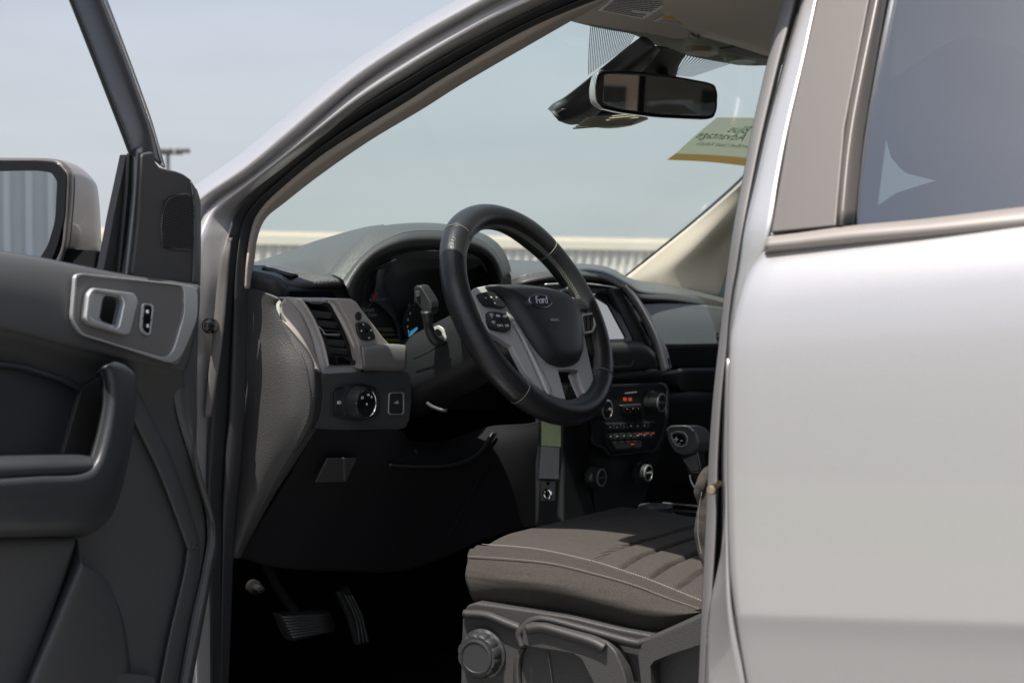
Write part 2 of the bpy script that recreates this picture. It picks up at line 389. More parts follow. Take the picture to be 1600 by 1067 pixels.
# ------------------------------------------------------------------ the truck
T = empty('pickup_truck', (-.5, 0, 0), 'silver pickup truck with its driver door swung open, showing the steering wheel and front seat', 'truck')
# ---- rear door
YB = [(.40,.860),(.60,.888),(.80,.921),(.93,.947),(.965,.954),(.988,.9605),(1.03,.960),(1.12,.957),(1.2,.952),(1.26,.945),(1.30,.935),(1.325,.922),(1.34,.908),(1.35,.898)]
def yb(z):
    for (a, p), (b, q) in zip(YB, YB[1:]):
        if z <= b: u = (z-a)/(b-a); return p+(q-p)*max(u, 0)
    return YB[-1][1]
def lin(t, L):
    if t <= L[0][0]: return L[0][1]
    for (a, p), (b, q) in zip(L, L[1:]):
        if t <= b: return p+(q-p)*(t-a)/(b-a)
    return L[-1][1]
EDGE = [(393,1197),(408,1184),(425,1172),(445,1164),(465,1158),(506,1145),(537,1142),(605,1139),(700,1138),(767,1138),(872,1140),(935,1147),(997,1156),(1067,1168),(1300,1215)]
def rear_door():
    d = empty('x', (0,0,0), '', ''); bpy.data.objects.remove(d)
    skin = []
    zs = [1.346,1.343,1.338,1.332,1.325,1.315,1.30,1.285,1.26,1.23,1.2,1.16,1.12,1.07,1.03,1.01,1.0,.994,.990,.987,.983,.976,.965,.95,.9,.85,.8,.7,.6,.5,.4]
    for z in zs:
        y = yb(z)
        a, b = 380, 2200                           # find the photo row of the door edge at this height
        for _ in range(30):
            m = (a+b)/2; p = on('y', y, lin(m, EDGE), m)
            if p.z > z: a = m
            else: b = m
        xf = on('y', y, lin(a, EDGE), a).x
        rise = lambda x: z+.10*(xf-x)*(1 if z > .95 else max(0, (z-.5)/.45))
        row = [V((xf-.012, y-.034, z)), V((xf+.001, y-.026, z)), V((xf+.003, y-.012, z)), V((xf+.0015, y-.004, z)), V((xf-.002, y-.001, z))]
        for x in [xf-.008, xf-.03, xf-.08, xf-.16, xf-.25, xf-.4, xf-.6, xf-.85]: row.append(V((x, y, rise(x))))
        skin.append(row)
    n = len(skin[0]); vs = [p for r in skin for p in r]
    fs = [(r*n+i, (r+1)*n+i, (r+1)*n+i+1, r*n+i+1) for r in range(len(skin)-1) for i in range(n-1)]
    o = rawmesh('rear_door', vs, fs, PAINT, T); s = o.modifiers.new('s', 'SOLIDIFY'); s.thickness = .004; s.offset = 0
    o['label'] = 'closed silver rear door with a creased lower flank'
    return o
RD = rear_door()
# lower flange of the door opening ahead of the rear door
loft('door_shut_face', [M((1141,560,'y',.918),(1139,700,'y',.918),(1139,850,'y',.918),(1143,935,'y',.922),(1153,1000,'y',.92),(1172,1085,'y',.915)),
     M((1139,560,'y',.89),(1135,700,'y',.89),(1132,850,'y',.885),(1112,950,'y',.885),(1106,1030,'y',.885),(1104,1085,'y',.885))], PAINT, RD, 40, 8, thick=.003)
# painted leading edge of the upper door frame (bright strip)
loft('door_frame_edge', [Q('t',-.030,[(1264,-60),(1253,0),(1226,100),(1200,197),(1181,280),(1164,354),(1154,420),(1146,465),(1139,520),(1138,560)]),
     Q('t',-.020,[(1271,-60),(1259,0),(1232,100),(1207,197),(1188,280),(1172,354),(1162,420),(1152,465),(1143,520),(1140,560)]),
     Q('t',-.014,[(1289,-60),(1275,0),(1254,100),(1231,197),(1215,280),(1203,354),(1184,415),(1164,462),(1150,520),(1144,560)])], PAINT, RD, 60, 10, thick=.004)
loft('edge_gap', [Q('t',-.034,[(1260,-60),(1250,0),(1223,100),(1197,197),(1178,280),(1161,354),(1150,420),(1142,465),(1135,540),(1128,700),(1127,860),(1108,950)]),
     Q('t',-.034,[(1268,-60),(1257,0),(1230,100),(1205,197),(1186,280),(1170,354),(1160,420),(1152,465),(1147,540),(1146,700),(1146,860),(1150,950)])], RUB, RD, 60, thick=.003)
plate('pillar_applique', Q('t',0,[(1290,-60),(1276,0),(1232,197),(1204,363),(1306,353),(1320,197),(1358,0),(1369,-60)]), APPL, RD, .012, .002)
loft('window_channel', [Q('t',-.006,[(1370,-60),(1358,0),(1320,197),(1306.5,353)]), Q('t',.005,[(1376,-60),(1365,0),(1327,197),(1311,352)]), Q('t',.004,[(1385,-60),(1374,0),(1335,197),(1318,352)]), Q('t',-.012,[(1396,-60),(1384,0),(1350,197),(1333,352)]), Q('t',-.02,[(1398,-60),(1386,0),(1352,197),(1335,352)])], mat('channel_dark', (.10,.088,.08), .35, var=.05), RD, 20, 14, thick=.002)
GL = plate('window_glass', Q('t',-.016,[(1397,-60),(1384,0),(1349,197),(1331,356),(1450,345),(1700,318),(2150,272),(2100,-60)]), GLT, RD, .004, 0)
loft('belt_moulding', [Q('t',.000,[(1199,374),(1250,368),(1332,357),(1450,346),(1600,328),(1720,316),(2150,272)]), Q('t',.010,[(1198,380),(1250,374),(1332,364),(1450,353),(1600,335),(1720,323),(2150,279)]),
     Q('t',.012,[(1196,386),(1250,381),(1332,373),(1450,362),(1600,347),(1720,335),(2150,291)]), Q('t',.002,[(1195,393),(1250,389),(1332,381),(1450,371),(1600,356),(1720,344),(2150,300)])], MOLD, RD, 40, 12, thick=.003)
# ---- B pillar seal, striker
loft('door_seal', [Q('t',-.075,[(1230,-60),(1222,0),(1198,100),(1176,197),(1160,280),(1146,354),(1134,440),(1125,520),(1114,620),(1107,720),(1101,850),(1094,1000),(1090,1085)]),
     Q('t',-.052,[(1236,-60),(1228,0),(1204,100),(1182,197),(1166,280),(1152,354),(1140,440),(1131,520),(1120,620),(1114,720),(1107,850),(1100,1000),(1097,1085)]),
     Q('t',-.045,[(1250,-60),(1241,0),(1215,100),(1192,197),(1175,280),(1161,354),(1148,440),(1138,520),(1127,620),(1121,720),(1117,850),(1107,1000),(1104,1085)]),
     Q('t',-.062,[(1260,-60),(1250,0),(1222,100),(1199,197),(1180,280),(1165,354),(1152,440),(1142,520),(1131,620),(1124,720),(1120,850),(1110,1000),(1107,1085)])], RUBG, T, 90, 16, thick=.003).name = 'pillar_seal'
loft('pillar_shut_face', [Q('t',-.066,[(1250,0),(1199,197),(1165,354),(1142,500),(1130,620),(1123,720),(1119,850),(1108,960)]), Q('t',-.060,[(1257,0),(1206,197),(1172,354),(1150,500),(1146,620),(1146,720),(1146,850),(1150,960)])], mat('shut_face_dark', (.06,.058,.052), .5, var=.2), T, 40, thick=.003)
lathe('striker', on('y',.86,1121,757), V((-.3,.95,0)), [(.0035,-.02),(.0035,.03),(.0055,.031),(.006,.036),(.0045,.040),(.001,.041)], mat('striker_steel', (.55,.42,.30), .3, 1.), T, 20)

# ---- body side aperture: outer rail, door opening flange, rubber seal
st = dict(
 L0=[(900,-80),(780,-28),(710,8),(640,47),(560,97),(500,141),(440,192),(380,240),(312,289),(292,310),(270,400),(265,520),(265,660),(265,790),(268,870),(268,1085)],
 L1=[(900,-62),(780,-13),(710,23),(640,63),(560,115),(500,163),(440,214),(380,264),(318,306),(296,330),(284,400),(282,520),(282,660),(282,790),(285,870),(285,1085)],
 L2=[(900,-46),(780,6),(710,42),(640,84),(560,136),(500,187),(440,240),(380,285),(329,322),(308,365),(300,420),(298,520),(298,660),(298,790),(300,870),(300,1085)],
 L3=[(900,-30),(780,24),(710,62),(640,104),(560,156),(500,202),(440,250),(385,292),(338,330),(318,372),(308,430),(304,520),(302,660),(302,790),(308,870),(310,1085)],
 L4=[(905,-14),(820,26),(700,87),(640,122),(560,170),(500,217),(440,264),(400,300),(373,331),(362,365),(351,420),(340,500),(330,640),(326,755),(332,850),(334,1085)])
offs = dict(L0=-.075, L1=-.012, L2=-.034, L3=-.036, L4=-.070)
body = [Q('t', offs[k], st[k]) for k in ('L0','L1','L2','L3','L4')]
mid = [body[0], body[0] and [a.lerp(b, .5)+V((0,.010,.006)) for a, b in zip(body[0], body[1])], body[1], [a.lerp(b, .5)+V((0,-.014,0)) for a, b in zip(body[1], body[2])], body[2], [a.lerp(b, .5)+V((0,.003,0)) for a, b in zip(body[2], body[3])], body[3], [a.lerp(b, .6)+V((0,-.012,0)) for a, b in zip(body[3], body[4])], body[4]]
loft('body_side', mid, PAINT, T, 160, 40, thick=.004)
# pillar bolt and its pressed recess
bc = on('t', -.040, 328, 509)
lathe('pillar_bolt', bc, V((-.5,.85,0)), [(.011,-.01),(.011,.002),(.0075,.003),(.0075,.009),(.005,.012),(.001,.0125)], BLK, T, 24)
SO = st['L4']
SI = [(975,-14),(820,50),(700,120),(640,158),(560,207),(500,246),(430,305),(405,330),(394,352),(389,380),(386,430),(386,500),(382,650),(370,790),(365,872),(357,1085)]
so = Q('t', -.068, SO); si = Q('t', -.105, SI)
lm = lambda u, o: [a.lerp(b, u)+V((-.3*o, o, 0)) for a, b in zip(so, si)]
loft('door_seal', [so, lm(.10,.012), lm(.28,.016), lm(.42,.004), lm(.5,-.008), lm(.58,.006), lm(.75,.012), lm(.92,.008), si], RUB, T, 160, 34, thick=.002)
loft('seal_sunlit_lip', [[p+V((-.004,.009,0)) for p in Q('t',-.068,[(367,372),(355,400),(345,450),(338.5,520),(332,600),(329,650)])], [p+V((-.004,.020,0)) for p in Q('t',-.068,[(368,373),(360,400),(353,450),(347,520),(338,600),(333,650)])], [p+V((-.004,.012,0)) for p in Q('t',-.068,[(369,374),(366,400),(362,450),(356,520),(345,600),(337,650)])]], RUBW, T, 40, 8, thick=.002)  # stretch of the seal's lip where sun is given by paler rubber
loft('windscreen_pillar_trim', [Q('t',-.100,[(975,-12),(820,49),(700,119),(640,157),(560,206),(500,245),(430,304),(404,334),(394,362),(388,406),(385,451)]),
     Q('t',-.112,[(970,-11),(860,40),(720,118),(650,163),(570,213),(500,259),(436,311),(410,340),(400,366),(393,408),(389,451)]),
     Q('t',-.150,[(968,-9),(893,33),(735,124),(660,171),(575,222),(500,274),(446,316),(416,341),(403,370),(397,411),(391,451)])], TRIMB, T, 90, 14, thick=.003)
# windscreen
gv = []
N1, N2 = 41, 25
for j in range(N2):
    z = 1.235+(1.775-1.235)*j/(N2-1)
    for i in range(N1):
        h = .745-(z-1.235)*.16; y = h-2*h*i/(N1-1); gv.append(V((wsx(y, z), y, z)))
ws = rawmesh('windscreen', gv, [(j*N1+i, j*N1+i+1, (j+1)*N1+i+1, (j+1)*N1+i) for j in range(N2-1) for i in range(N1-1)], GLS, T)
# black printed lines along the top of the glass
def frit(quad, nl):
    a, b, c, d = quad; vs = []; fs = []           # a-b top edge, d-c bottom edge
    for i in range(nl):
        u0 = i/nl; u1 = u0+.42/nl
        for j in range(8):
            t0, t1 = j/8, (j+1)/8; q = [a.lerp(b, u0).lerp(d.lerp(c, u0), t0), a.lerp(b, u1).lerp(d.lerp(c, u1), t0), a.lerp(b, u1).lerp(d.lerp(c, u1), t1), a.lerp(b, u0).lerp(d.lerp(c, u0), t1)]
            k = len(vs); vs += [V((wsx(p.y, p.z)-.003, p.y, p.z)) for p in q]; fs.append((k, k+1, k+2, k+3))
    o = rawmesh('frit_band', vs, fs, FRIT, ws, False); return o
frit(Q('f', .003, [(923,38),(996,52),(984,72),(919,118)]), 25)
frit(Q('f', .003, [(1070,84),(1145,100),(1081,121),(1052,118)]), 15)
loft('frit_border', [Q('f',.004,[(980,431),(1030,392),(1090,343),(1157,284),(1185,250)]), Q('f',.004,[(972,434),(1028,389),(1088,340),(1155,280),(1185,245)])], FRIT, ws, 20)
# sticker on the glass
stk = [on('f', .004, *p) for p in [(1120,184),(1225,186),(1215,262),(1042,250)]]
SK = loft('windscreen_sticker', [Q('f',.003,[(1120,184),(1170,184.5),(1225,187)]), Q('f',.003,[(1083,215),(1150,219),(1220,225)]), Q('f',.003,[(1056,240),(1120,243),(1217,251)])], glass('sticker_green', (.64,.63,.46), (.5,.5,.4), .5, .12), ws, 24, 16)
SK['label'] = 'pale green sticker with mirrored lettering and an ochre lower band'
loft('sticker_band', [Q('f',.003,[(1056,240),(1120,243),(1217,251)]), Q('f',.003,[(1042,250),(1115,254),(1214,266)])], glass('sticker_ochre', (.50,.30,.10), (.4,.3,.2), .5, .12), ws, 24, 5)
sx = (on('f',.006,1100,215)-on('f',.006,1160,219)); sy = on('f',.006,1130,190)-on('f',.006,1110,206)
TEAL = mat('ink_teal', (.08,.27,.24), .6)
for s, px, py, sz in (('Blue', 1158, 203, .036), ('Advantage', 1130, 213, .036), ('Certified Used Vehicle', 1134, 227, .019)):
    o = text('sticker_lettering', s, on('f',.008,px,py), sx, sy, sz, TEAL, ws, .0)
    for v in o.data.vertices: v.co.x = wsx(v.co.y, v.co.z)-.005
# ---- far side: passenger pillar, roof lining, door
loft('passenger_pillar_trim', [M((972,440,'f',.02),(985,430,'f',.02),(1032,392,'f',.02),(1092,344,'f',.02),(1158,286,'f',.02),(1240,205,'f',.02)),
     M((1040,450,'y',-.70),(1050,425,'y',-.69),(1080,395,'y',-.68),(1125,350,'y',-.67),(1170,310,'y',-.66),(1260,230,'y',-.64)),
     M((1110,462,'y',-.74),(1115,420,'y',-.73),(1125,385,'y',-.72),(1150,360,'y',-.71),(1190,340,'y',-.70),(1290,260,'y',-.66)),
     M((1135,462,'y',-.76),(1140,420,'y',-.75),(1150,395,'y',-.74),(1170,375,'y',-.73),(1210,350,'y',-.72),(1310,280,'y',-.67))], mat('pillar_trim_sunlit', (.55,.48,.40), .8, grain=('n', 900, .3), var=.05), T, 50, 24, thick=.004)  # paler copy of the beige pillar trim, sunlight put into its colour
plate('passenger_window_frame', Q('y',-.745,[(1119,470),(1118,420),(1124,398),(1140,378),(1180,365),(1220,365),(1220,470)]), mat('far_blue_grey', (.14,.16,.18), .4), T, .01, .004, .3)

# ---- roof, lining, cab shell
box('roof_panel', (-.96, 0, 1.775), 1.84, 1.42, .03, PAINT, T, .01)
loft('headliner', [[V((-.12, y, 1.735)) for y in (.70,.3,-.3,-.70)], [V((-.4, y, 1.745)) for y in (.68,.3,-.3,-.68)], [V((-1.8, y, 1.74)) for y in (.68,.3,-.3,-.68)]], HEADL, T, 16, 16, thick=.004)
box('cab_back', (-1.85, 0, .88), .05, 1.75, .92, PAINT, T, .02)
for a_ in (.72, -.72): box('back_pillar', (-1.85, a_, 1.55), .05, .22, .45, PLASG, T, .02)
box('back_window', (-1.85, -.22, 1.55), .006, .78, .44, GLT, T, 0)
box('back_window', (-1.85, .40, 1.60), .006, .42, .34, GLC, T, 0)
box('window_post', (-1.85, .18, 1.55), .03, .02, .44, PLASG, T, .004)
box('roof_rail', (-1.05, .722, 1.712), 1.56, .07, .085, HEADL, T, .02)
box('roof_side', (-1.05, .765, 1.735), 1.62, .04, .10, PAINT, T, .015)
box('roof_side', (-1.05, -.765, 1.735), 1.62, .04, .10, PAINT, T, .015)
plate('quarter_panel', [V((-1.60,.90,1.42)), V((-1.87,.90,1.42)), V((-1.87,.76,1.70)), V((-1.70,.76,1.70))], PAINT, T, V((0,-.03,0)), .004)
plate('cab_corner', [V((-1.58,.948,1.30)), V((-1.88,.948,1.30)), V((-1.88,.90,.45)), V((-1.58,.90,.45))], PAINT, T, V((0,-.03,0)), .004)
plate('cab_shoulder', [V((-1.58,.90,1.43)), V((-1.88,.90,1.43)), V((-1.88,.948,1.30)), V((-1.58,.948,1.30))], PAINT, T, V((0,-.03,0)), .004)
box('dash_light_blocker', (.56, 0, 1.225), .52, 1.46, .03, VOID, T, 0)  # unseen sheet added below the dash pad to stop sun leaking to the floor
box('passenger_side', (-.6, -.90, .80), 2.5, .06, 1.05, PAINT, T, .02)
box('passenger_side_lining', (-.35, -.80, .78), 2.6, .03, 1.02, PLAS, T, .01)
box('passenger_roof_rail', (-.95, -.72, 1.70), 1.9, .09, .09, HEADL, T, .02)
box('rear_lining', (-1.35, -.79, 1.42), 1.1, .03, .56, PLASG, T, .01)
box('cab_floor', (-.50, 0, .44), 2.9, 1.74, .04, CARP, T, .0)
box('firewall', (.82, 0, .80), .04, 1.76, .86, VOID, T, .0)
box('cowl', (.95, 0, 1.17), .5, 1.5, .05, BLK, T, .02)
loft('bonnet', [[V((1.15, y, 1.19+.03*(1-(y/.8)**2))) for y in (.8,.5,0,-.5,-.8)], [V((1.7, y, 1.16+.03*(1-(y/.8)**2))) for y in (.8,.5,0,-.5,-.8)], [V((2.25, y, 1.06)) for y in (.75,.5,0,-.5,-.75)]], PAINT, T, 20, 12, thick=.01)
for sy_ in (1, -1):
    loft('front_wing', [[V((x, sy_*.80, z)) for x, z in ((.34,1.17),(1.1,1.19),(1.7,1.16),(2.25,1.05))], [V((x, sy_*.92, z)) for x, z in ((.30,1.12),(1.1,1.12),(1.7,1.08),(2.25,.98))], [V((x, sy_*.935, z)) for x, z in ((.28,.8),(1.1,.86),(1.75,.86),(2.3,.75))], [V((x, sy_*.92, z)) for x, z in ((.28,.45),(.75,.45),(1.9,.6),(2.3,.5))]], PAINT, T, 24, 14, thick=.01)
box('rocker_panel', (-.55, .865, .42), 1.9, .10, .12, PAINT, T, .02)
box('bed_side', (-2.75, .90, .88), 1.75, .08, .66, PAINT, T, .03)
box('bed_side', (-2.75, -.90, .88), 1.75, .08, .66, PAINT, T, .03)
box('tailgate', (-3.60, 0, .88), .06, 1.72, .64, PAINT, T, .02)
for x in (1.55, -1.75-.2):
    for y in (.82, -.82):
        t = lathe('wheel', (x, y, .37), V((0,1,0)), [(.20,-.12),(.35,-.12),(.37,-.09),(.37,.09),(.35,.12),(.24,.12)], RUB, T, 40)
        lathe('wheel_rim', (x, y, .37), V((0,1,0)), [(.235,-.11),(.235,.10),(.20,.11),(.17,.07),(.08,.09),(.01,.09)], SATIN, t, 40)

# ------------------------------------------------------------------ open driver door
D = empty('driver_door', (.186, .90, .4), 'driver door swung wide open, dark inner panel facing the camera', 'door')
bpy.data.objects.remove(D)
G = lambda v, pts: Q('g', v, pts)
mid_ = lambda a, b, u=.5: [p.lerp(q, u) for p, q in zip(a, b)]
r0 = G(.045, [(-260,372),(-120,385),(0,398),(60,407),(120,419),(200,434),(255,442),(309,448)])
r1 = G(.066, [(-260,380),(-120,392),(0,404),(60,413),(120,425),(200,440),(255,447),(309,455)])
r2 = G(.078, [(-260,420),(-120,432),(0,445),(60,455),(120,468),(200,485),(255,496),(305,505)])
r3 = G(.078, [(-260,470),(-120,485),(0,500),(60,514),(120,530),(200,550),(250,560),(290,569)])
r4 = G(.070, [(-260,485),(-120,499),(0,515),(60,529),(120,546),(190,562),(240,572),(283,580)])
r5 = G(.044, [(-260,530),(-120,543),(0,556),(60,570),(120,588),(190,600),(240,612),(290,620)])
r6 = G(.040, [(-260,640),(-120,645),(0,650),(60,660),(120,670),(190,680),(250,690),(300,700)])
r7 = G(.040, [(-260,830),(-120,830),(0,830),(60,830),(130,830),(190,832),(260,835),(320,838)])
r8 = G(.040, [(-260,1000),(-120,1000),(0,1000),(60,1000),(120,1000),(180,1000),(240,1000),(298,1000)])
r9 = G(.040, [(-260,1250),(-120,1250),(0,1250),(60,1250),(110,1250),(160,1250),(210,1250),(262,1250)])
DOOR = loft('driver_door', [r0, r1, r2, r3, r4, r5, r6, r7, r8, r9], DOORP, T, 60, 90, thick=.004)
DOOR['label'] = 'open driver door with dark grey inner panel, armrest and mirror'
# edge of the panel next to the hinge, with its bevelled margin
loft('panel_margin', [G(.048,[(283,448),(272,500),(270,572),(275,640),(302,733),(324,818),(316,890),(292,1000),(262,1180)]),
    G(.054,[(296,448),(288,510),(284,572),(289,640),(306,720),(331,820),(324,890),(298,1010),(268,1180)]),
    G(.052,[(310,446),(308,510),(306,572),(306,640),(308,735),(337,836),(329,894),(304,1032),(275,1180)]),
    G(.00,[(312,446),(310,510),(308,572),(308,640),(310,738),(339,840),(331,900),(306,1036),(277,1180)])], DOORP, DOOR, 90, 24, thick=.003)
# raised border round the lower pocket
loft('pocket_border', [G(.044,[(186,600),(205,655),(248,745),(287,850),(289,862),(282,905),(262,990),(247,1066),(225,1180)]),
    G(.054,[(190,594),(209,650),(252,740),(292,848),(294,860),(287,905),(267,990),(252,1066),(230,1180)]),
    G(.052,[(205,590),(225,640),(268,730),(304,842),(306,858),(300,910),(280,1000),(264,1075),(243,1180)]),
    G(.042,[(210,585),(230,635),(274,725),(312,838),(314,858),(308,912),(288,1005),(272,1080),(250,1180)])], DOORP, DOOR, 90, 20, idx=True, thick=.002)
# moulded lower map pocket
loft('map_pocket', [G(.050,[(118,842),(100,900),(70,980),(38,1067),(10,1150)]), G(.085,[(128,880),(112,920),(84,990),(52,1067),(25,1150)]), G(.075,[(150,893),(150,930),(140,990),(125,1067),(110,1150)]), G(.048,[(172,915),(190,960),(200,1010),(205,1067),(200,1150)])], DOORP, DOOR, 50, 24, thick=.003)
loft('pocket_front', [G(.052,[(-260,842),(-60,840),(60,836),(118,838)]), G(.066,[(-260,860),(-70,860),(50,858),(110,862)]), G(.062,[(-260,960),(-90,960),(10,960),(78,962)]), G(.060,[(-260,1150),(-130,1150),(-60,1150),(8,1150)])], DOORP, DOOR, 40, 24, thick=.003)
plate('sill_pocket', G(.056,[(110,1066),(195,1050),(247,1056),(236,1120),(100,1120)]), DOORP, DOOR, .012, .003, .3)
# upper soft insert (dark recess) and brown side of the recess
plate('armrest_recess', G(.050,[(-260,552),(-60,560),(20,570),(118,600),(126,612),(96,714),(-60,716),(-260,716)]), ARM, DOOR, .004, .004, .12)
loft('recess_lip', [G(.052,[(-260,548),(0,566),(60,578),(112,597),(127,606)]), G(.060,[(-260,552),(0,569),(60,581),(110,600),(124,609)]), G(.050,[(-260,556),(0,573),(60,585),(108,603),(121,612)])], ARM, DOOR, 30, 8, thick=.002)
plate('recess_end', G(.056,[(128,606),(158,588),(163,640),(148,702),(134,716),(97,714)]), mat('recess_brown', (.040,.037,.035), .6, grain=('n', 900, .3), var=.1), DOOR, .006, .003, .1)
# armrest: pad, pull handle
loft('armrest', [G(.052,[(-260,724),(-60,716),(0,713),(60,712),(120,712),(140,716)]), G(.105,[(-260,733),(-60,724),(0,720),(60,718),(120,717),(142,719)]), G(.118,[(-260,748),(-60,738),(0,735),(60,732),(120,730),(143,728)]),
    G(.112,[(-260,764),(-60,752),(0,749),(60,745),(125,741),(150,737)])], ARM, DOOR, 40, 16, thick=.003)
loft('armrest_base', [G(.111,[(-260,765),(-60,753),(0,750),(60,746),(120,742),(144,722),(160,670),(168,620),(164,585),(158,576)]),
    G(.122,[(-260,774),(-60,760),(0,756),(60,752),(128,748),(155,726),(170,675),(177,620),(172,580),(163,571)]),
    G(.118,[(-260,800),(-60,790),(0,786),(60,784),(135,778),(174,740),(192,690),(199,625),(192,580),(176,568)]),
    G(.100,[(-260,835),(-60,830),(0,828),(60,826),(130,818),(172,778),(196,700),(206,635),(207,590),(190,572)]),
    G(.048,[(-260,842),(-60,838),(0,837),(60,836),(134,832),(175,795),(199,706),(208,640),(209,588),(194,572)])], ARM, DOOR, 90, 40, thick=.003)
loft('handle_inner_face', [G(.112,[(158,577),(164,590),(166,625),(158,672),(144,722),(134,738)]), G(.07,[(150,582),(158,592),(160,630),(152,675),(138,716),(130,728)])], ARM, DOOR, 40, 10, thick=.002)
# switch panel
bez = [(120,431),(128,427.5),(180,432),(233,439),(286,446),(311,449),(311,496),(296,535),(279,572),(262,564),(200,546),(127,524),(115,510),(112.5,496),(114,470)]
BZ = plate('switch_panel', rc(G(.086, bez), .3), mat('switch_panel_grey', (.15,.142,.135), .45, .2, var=.06), DOOR, .005, .002)
ring('panel_edge', rc(G(.0885,[(118,430),(128,427),(233,438),(309,448),(309,497),(278,571),(200,546),(127,523.5),(112,500)]),.35), rc(G(.0885,[(121,433),(130,430),(232,441),(289,447),(289,490),(268,562),(200,543),(129,520.5),(115.5,499)]),.35), SATIN, BZ, .004, .001)
plate('panel_facet', G(.0875,[(291,448),(309,450),(309,496),(279,569),(272,563),(283,505)]), MATS['switch_panel_grey'], BZ, .006, .002)
hf = [(147,449.5),(211,458),(217,470),(204,521),(197,524),(143,508),(134,499),(139,459)]
ring('handle_frame', rc(G(.094,hf),.35), rc(G(.094,[(151,455.5),(190,462),(195,473),(187,510),(181,513),(149,500),(142,494),(146,461)]),.35), SATIN, BZ, .008, .002)
plate('release_lever', rc(G(.093,[(193,461),(208,463),(212,472),(201,514),(195,519),(187,514),(196,476)]),.3), CHR, BZ, .006, .003)
plate('handle_bowl', rc(G(.0872,[(150,454),(192,461),(197,473),(188,513),(182,515),(147,502),(140,494),(145,460)]),.3), SATIN, BZ, .003, .001)
plate('handle_void', rc(G(.0882,[(162,461),(186,464.5),(190,472),(183,507),(178,509),(160,502),(156,496)]),.3), BLK, BZ, .003, .001)
LK = plate('lock_switch', rc(G(.090,[(226,476),(236,477.5),(238,482),(234,519),(231,521),(225,516),(223,511)]),.3), BLK, BZ, .006, .0012)
ring('switch_surround', rc(G(.0895,[(223,473),(238,475),(241,481),(236,522),(231,525),(222,519),(219.5,512)]),.3), rc(G(.0895,[(226,476),(236,477.5),(238,482),(234,519),(231,521),(225,516),(223,511)]),.3), SATIN, BZ, .003, .0006)
plate('switch_gap', G(.0912,[(224,496.5),(237,499),(237,500.5),(224,498)]), VOID, LK, .001, 0)
for py in (487, 509): plate('lock_symbol', rc(G(.0914,[(229.5,py-3),(233,py-2.6),(232.7,py+3),(229.2,py+2.6)]),.3), WHT, LK, .0005, 0)
# tweeter panel
tw = [(222,240),(240,237),(243,252),(250,261),(262,264.5),(275,267),(288,272),(300,281),(307,296),(311,312),(312,444),(288,446),(250,440),(206,432),(212,390),(217,345)]
TW = plate('tweeter_panel', rc(G(.055, tw), .25), mat('tweeter_plastic', (.050,.047,.046), .52, grain=('n', 1100, .3), var=.08), DOOR, .010, .003)
loft('tweeter_edge', [G(.057,[(299,284),(301,300),(303,330),(303,400),(301,444)]), G(.056,[(305,293),(308,312),(309,340),(309,400),(308,444)]), G(.040,[(308,296),(313,314),(314,340),(314,400),(313,446)])], DOORU, TW, 30, 10, thick=.002)
gr = [(257,325),(263,312),(274,304),(290,301),(302,306),(305,326),(305,372),(303,389),(297,394),(270,391),(254,385),(252,350)]
GR = plate('speaker_grille', rc(G(.0565, gr), .3), MATS['tweeter_plastic'], TW, .004, .0015)
hs = []
ug = (G(.0572,[(290,350)])[0]-G(.0572,[(270,347)])[0]).normalized(); vg = V((0,0,1)); gc = G(.0572, [(279,348)])[0]
bmh = bmesh.new()
for ring_i in range(1, 16):
    nh = max(6, int(ring_i*5.6))
    for k in range(nh):
        a = 2*math.pi*(k+.5*(ring_i % 2))/nh; q = gc+ug*math.cos(a)*ring_i*.0030*1.2+vg*math.sin(a)*ring_i*.0030
        rr = q-CAM; dd = rr.dot(FW); px = 800+rr.dot(RT)/dd*F_; py = 533.5-rr.dot(UP)/dd*F_
        hcount = 1
        if 254 < px < 303 and 305 < py < 388 and (px-252)*.9+(py-300) > 16:
            vsx = [bmh.verts.new(q+DN*.0004+(ug*math.cos(t)+vg*math.sin(t))*.00125) for t in [i*math.pi/3 for i in range(6)]]; bmh.faces.new(vsx)
me = bpy.data.meshes.new('grille_hole_pattern'); bmh.to_mesh(me); bmh.free(); link('grille_hole_pattern', me, VOID, GR, False)
# window frame of the open door
def strips(name, lines, m, n=60, rows=None, thick=.003): return loft(name, lines, m, DOOR, n, rows, thick=thick)
f0 = [(88,-45),(107,0),(146,99),(188,207),(199,236),(203,243)]
f1 = [(98,-45),(116,0),(155,99),(196,204),(206,234),(210,242)]
f2 = [(124,-45),(142,0),(180,99),(214,185),(222,210),(222,238)]
f3 = [(138,-45),(157,0),(193,90),(226,180),(236,214),(243,250)]
f4 = [(142,-45),(161,0),(197,90),(230,180),(241,214),(253,258)]
f5 = [(150,-45),(168,0),(202,90),(234,178),(245,214),(259,262)]
FRM = strips('window_frame', [G(.03,f0), G(.045,f1), G(.028,f2), G(.030,f3), G(.018,f4), G(-.01,f5)], mat('frame_black', (.055,.058,.062), .5, grain=('n', 900, .4), var=.12), 60, 30)
strips('frame_seal', [G(.046,f0), G(.054,[(a+4,b) for a,b in f0]), G(.047,[(a+8,b) for a,b in f0])], RUB, 60, 9)
strips('frame_trim', [G(.022,[(a-1.5,b) for a,b in f4]), G(.024,f4), G(.020,[(a+2,b) for a,b in f4])], CHR, 60, 7)  # thin chrome strip stands in for a white highlight along the frame
strips('glass_run', [G(.030,[(198,240),(193,300),(186,370),(180,429)]), G(.036,[(203,240),(199,300),(192,370),(186,430)]), G(.034,[(207,240),(205,300),(198,370),(191,431)])], RUB, 30, 9)
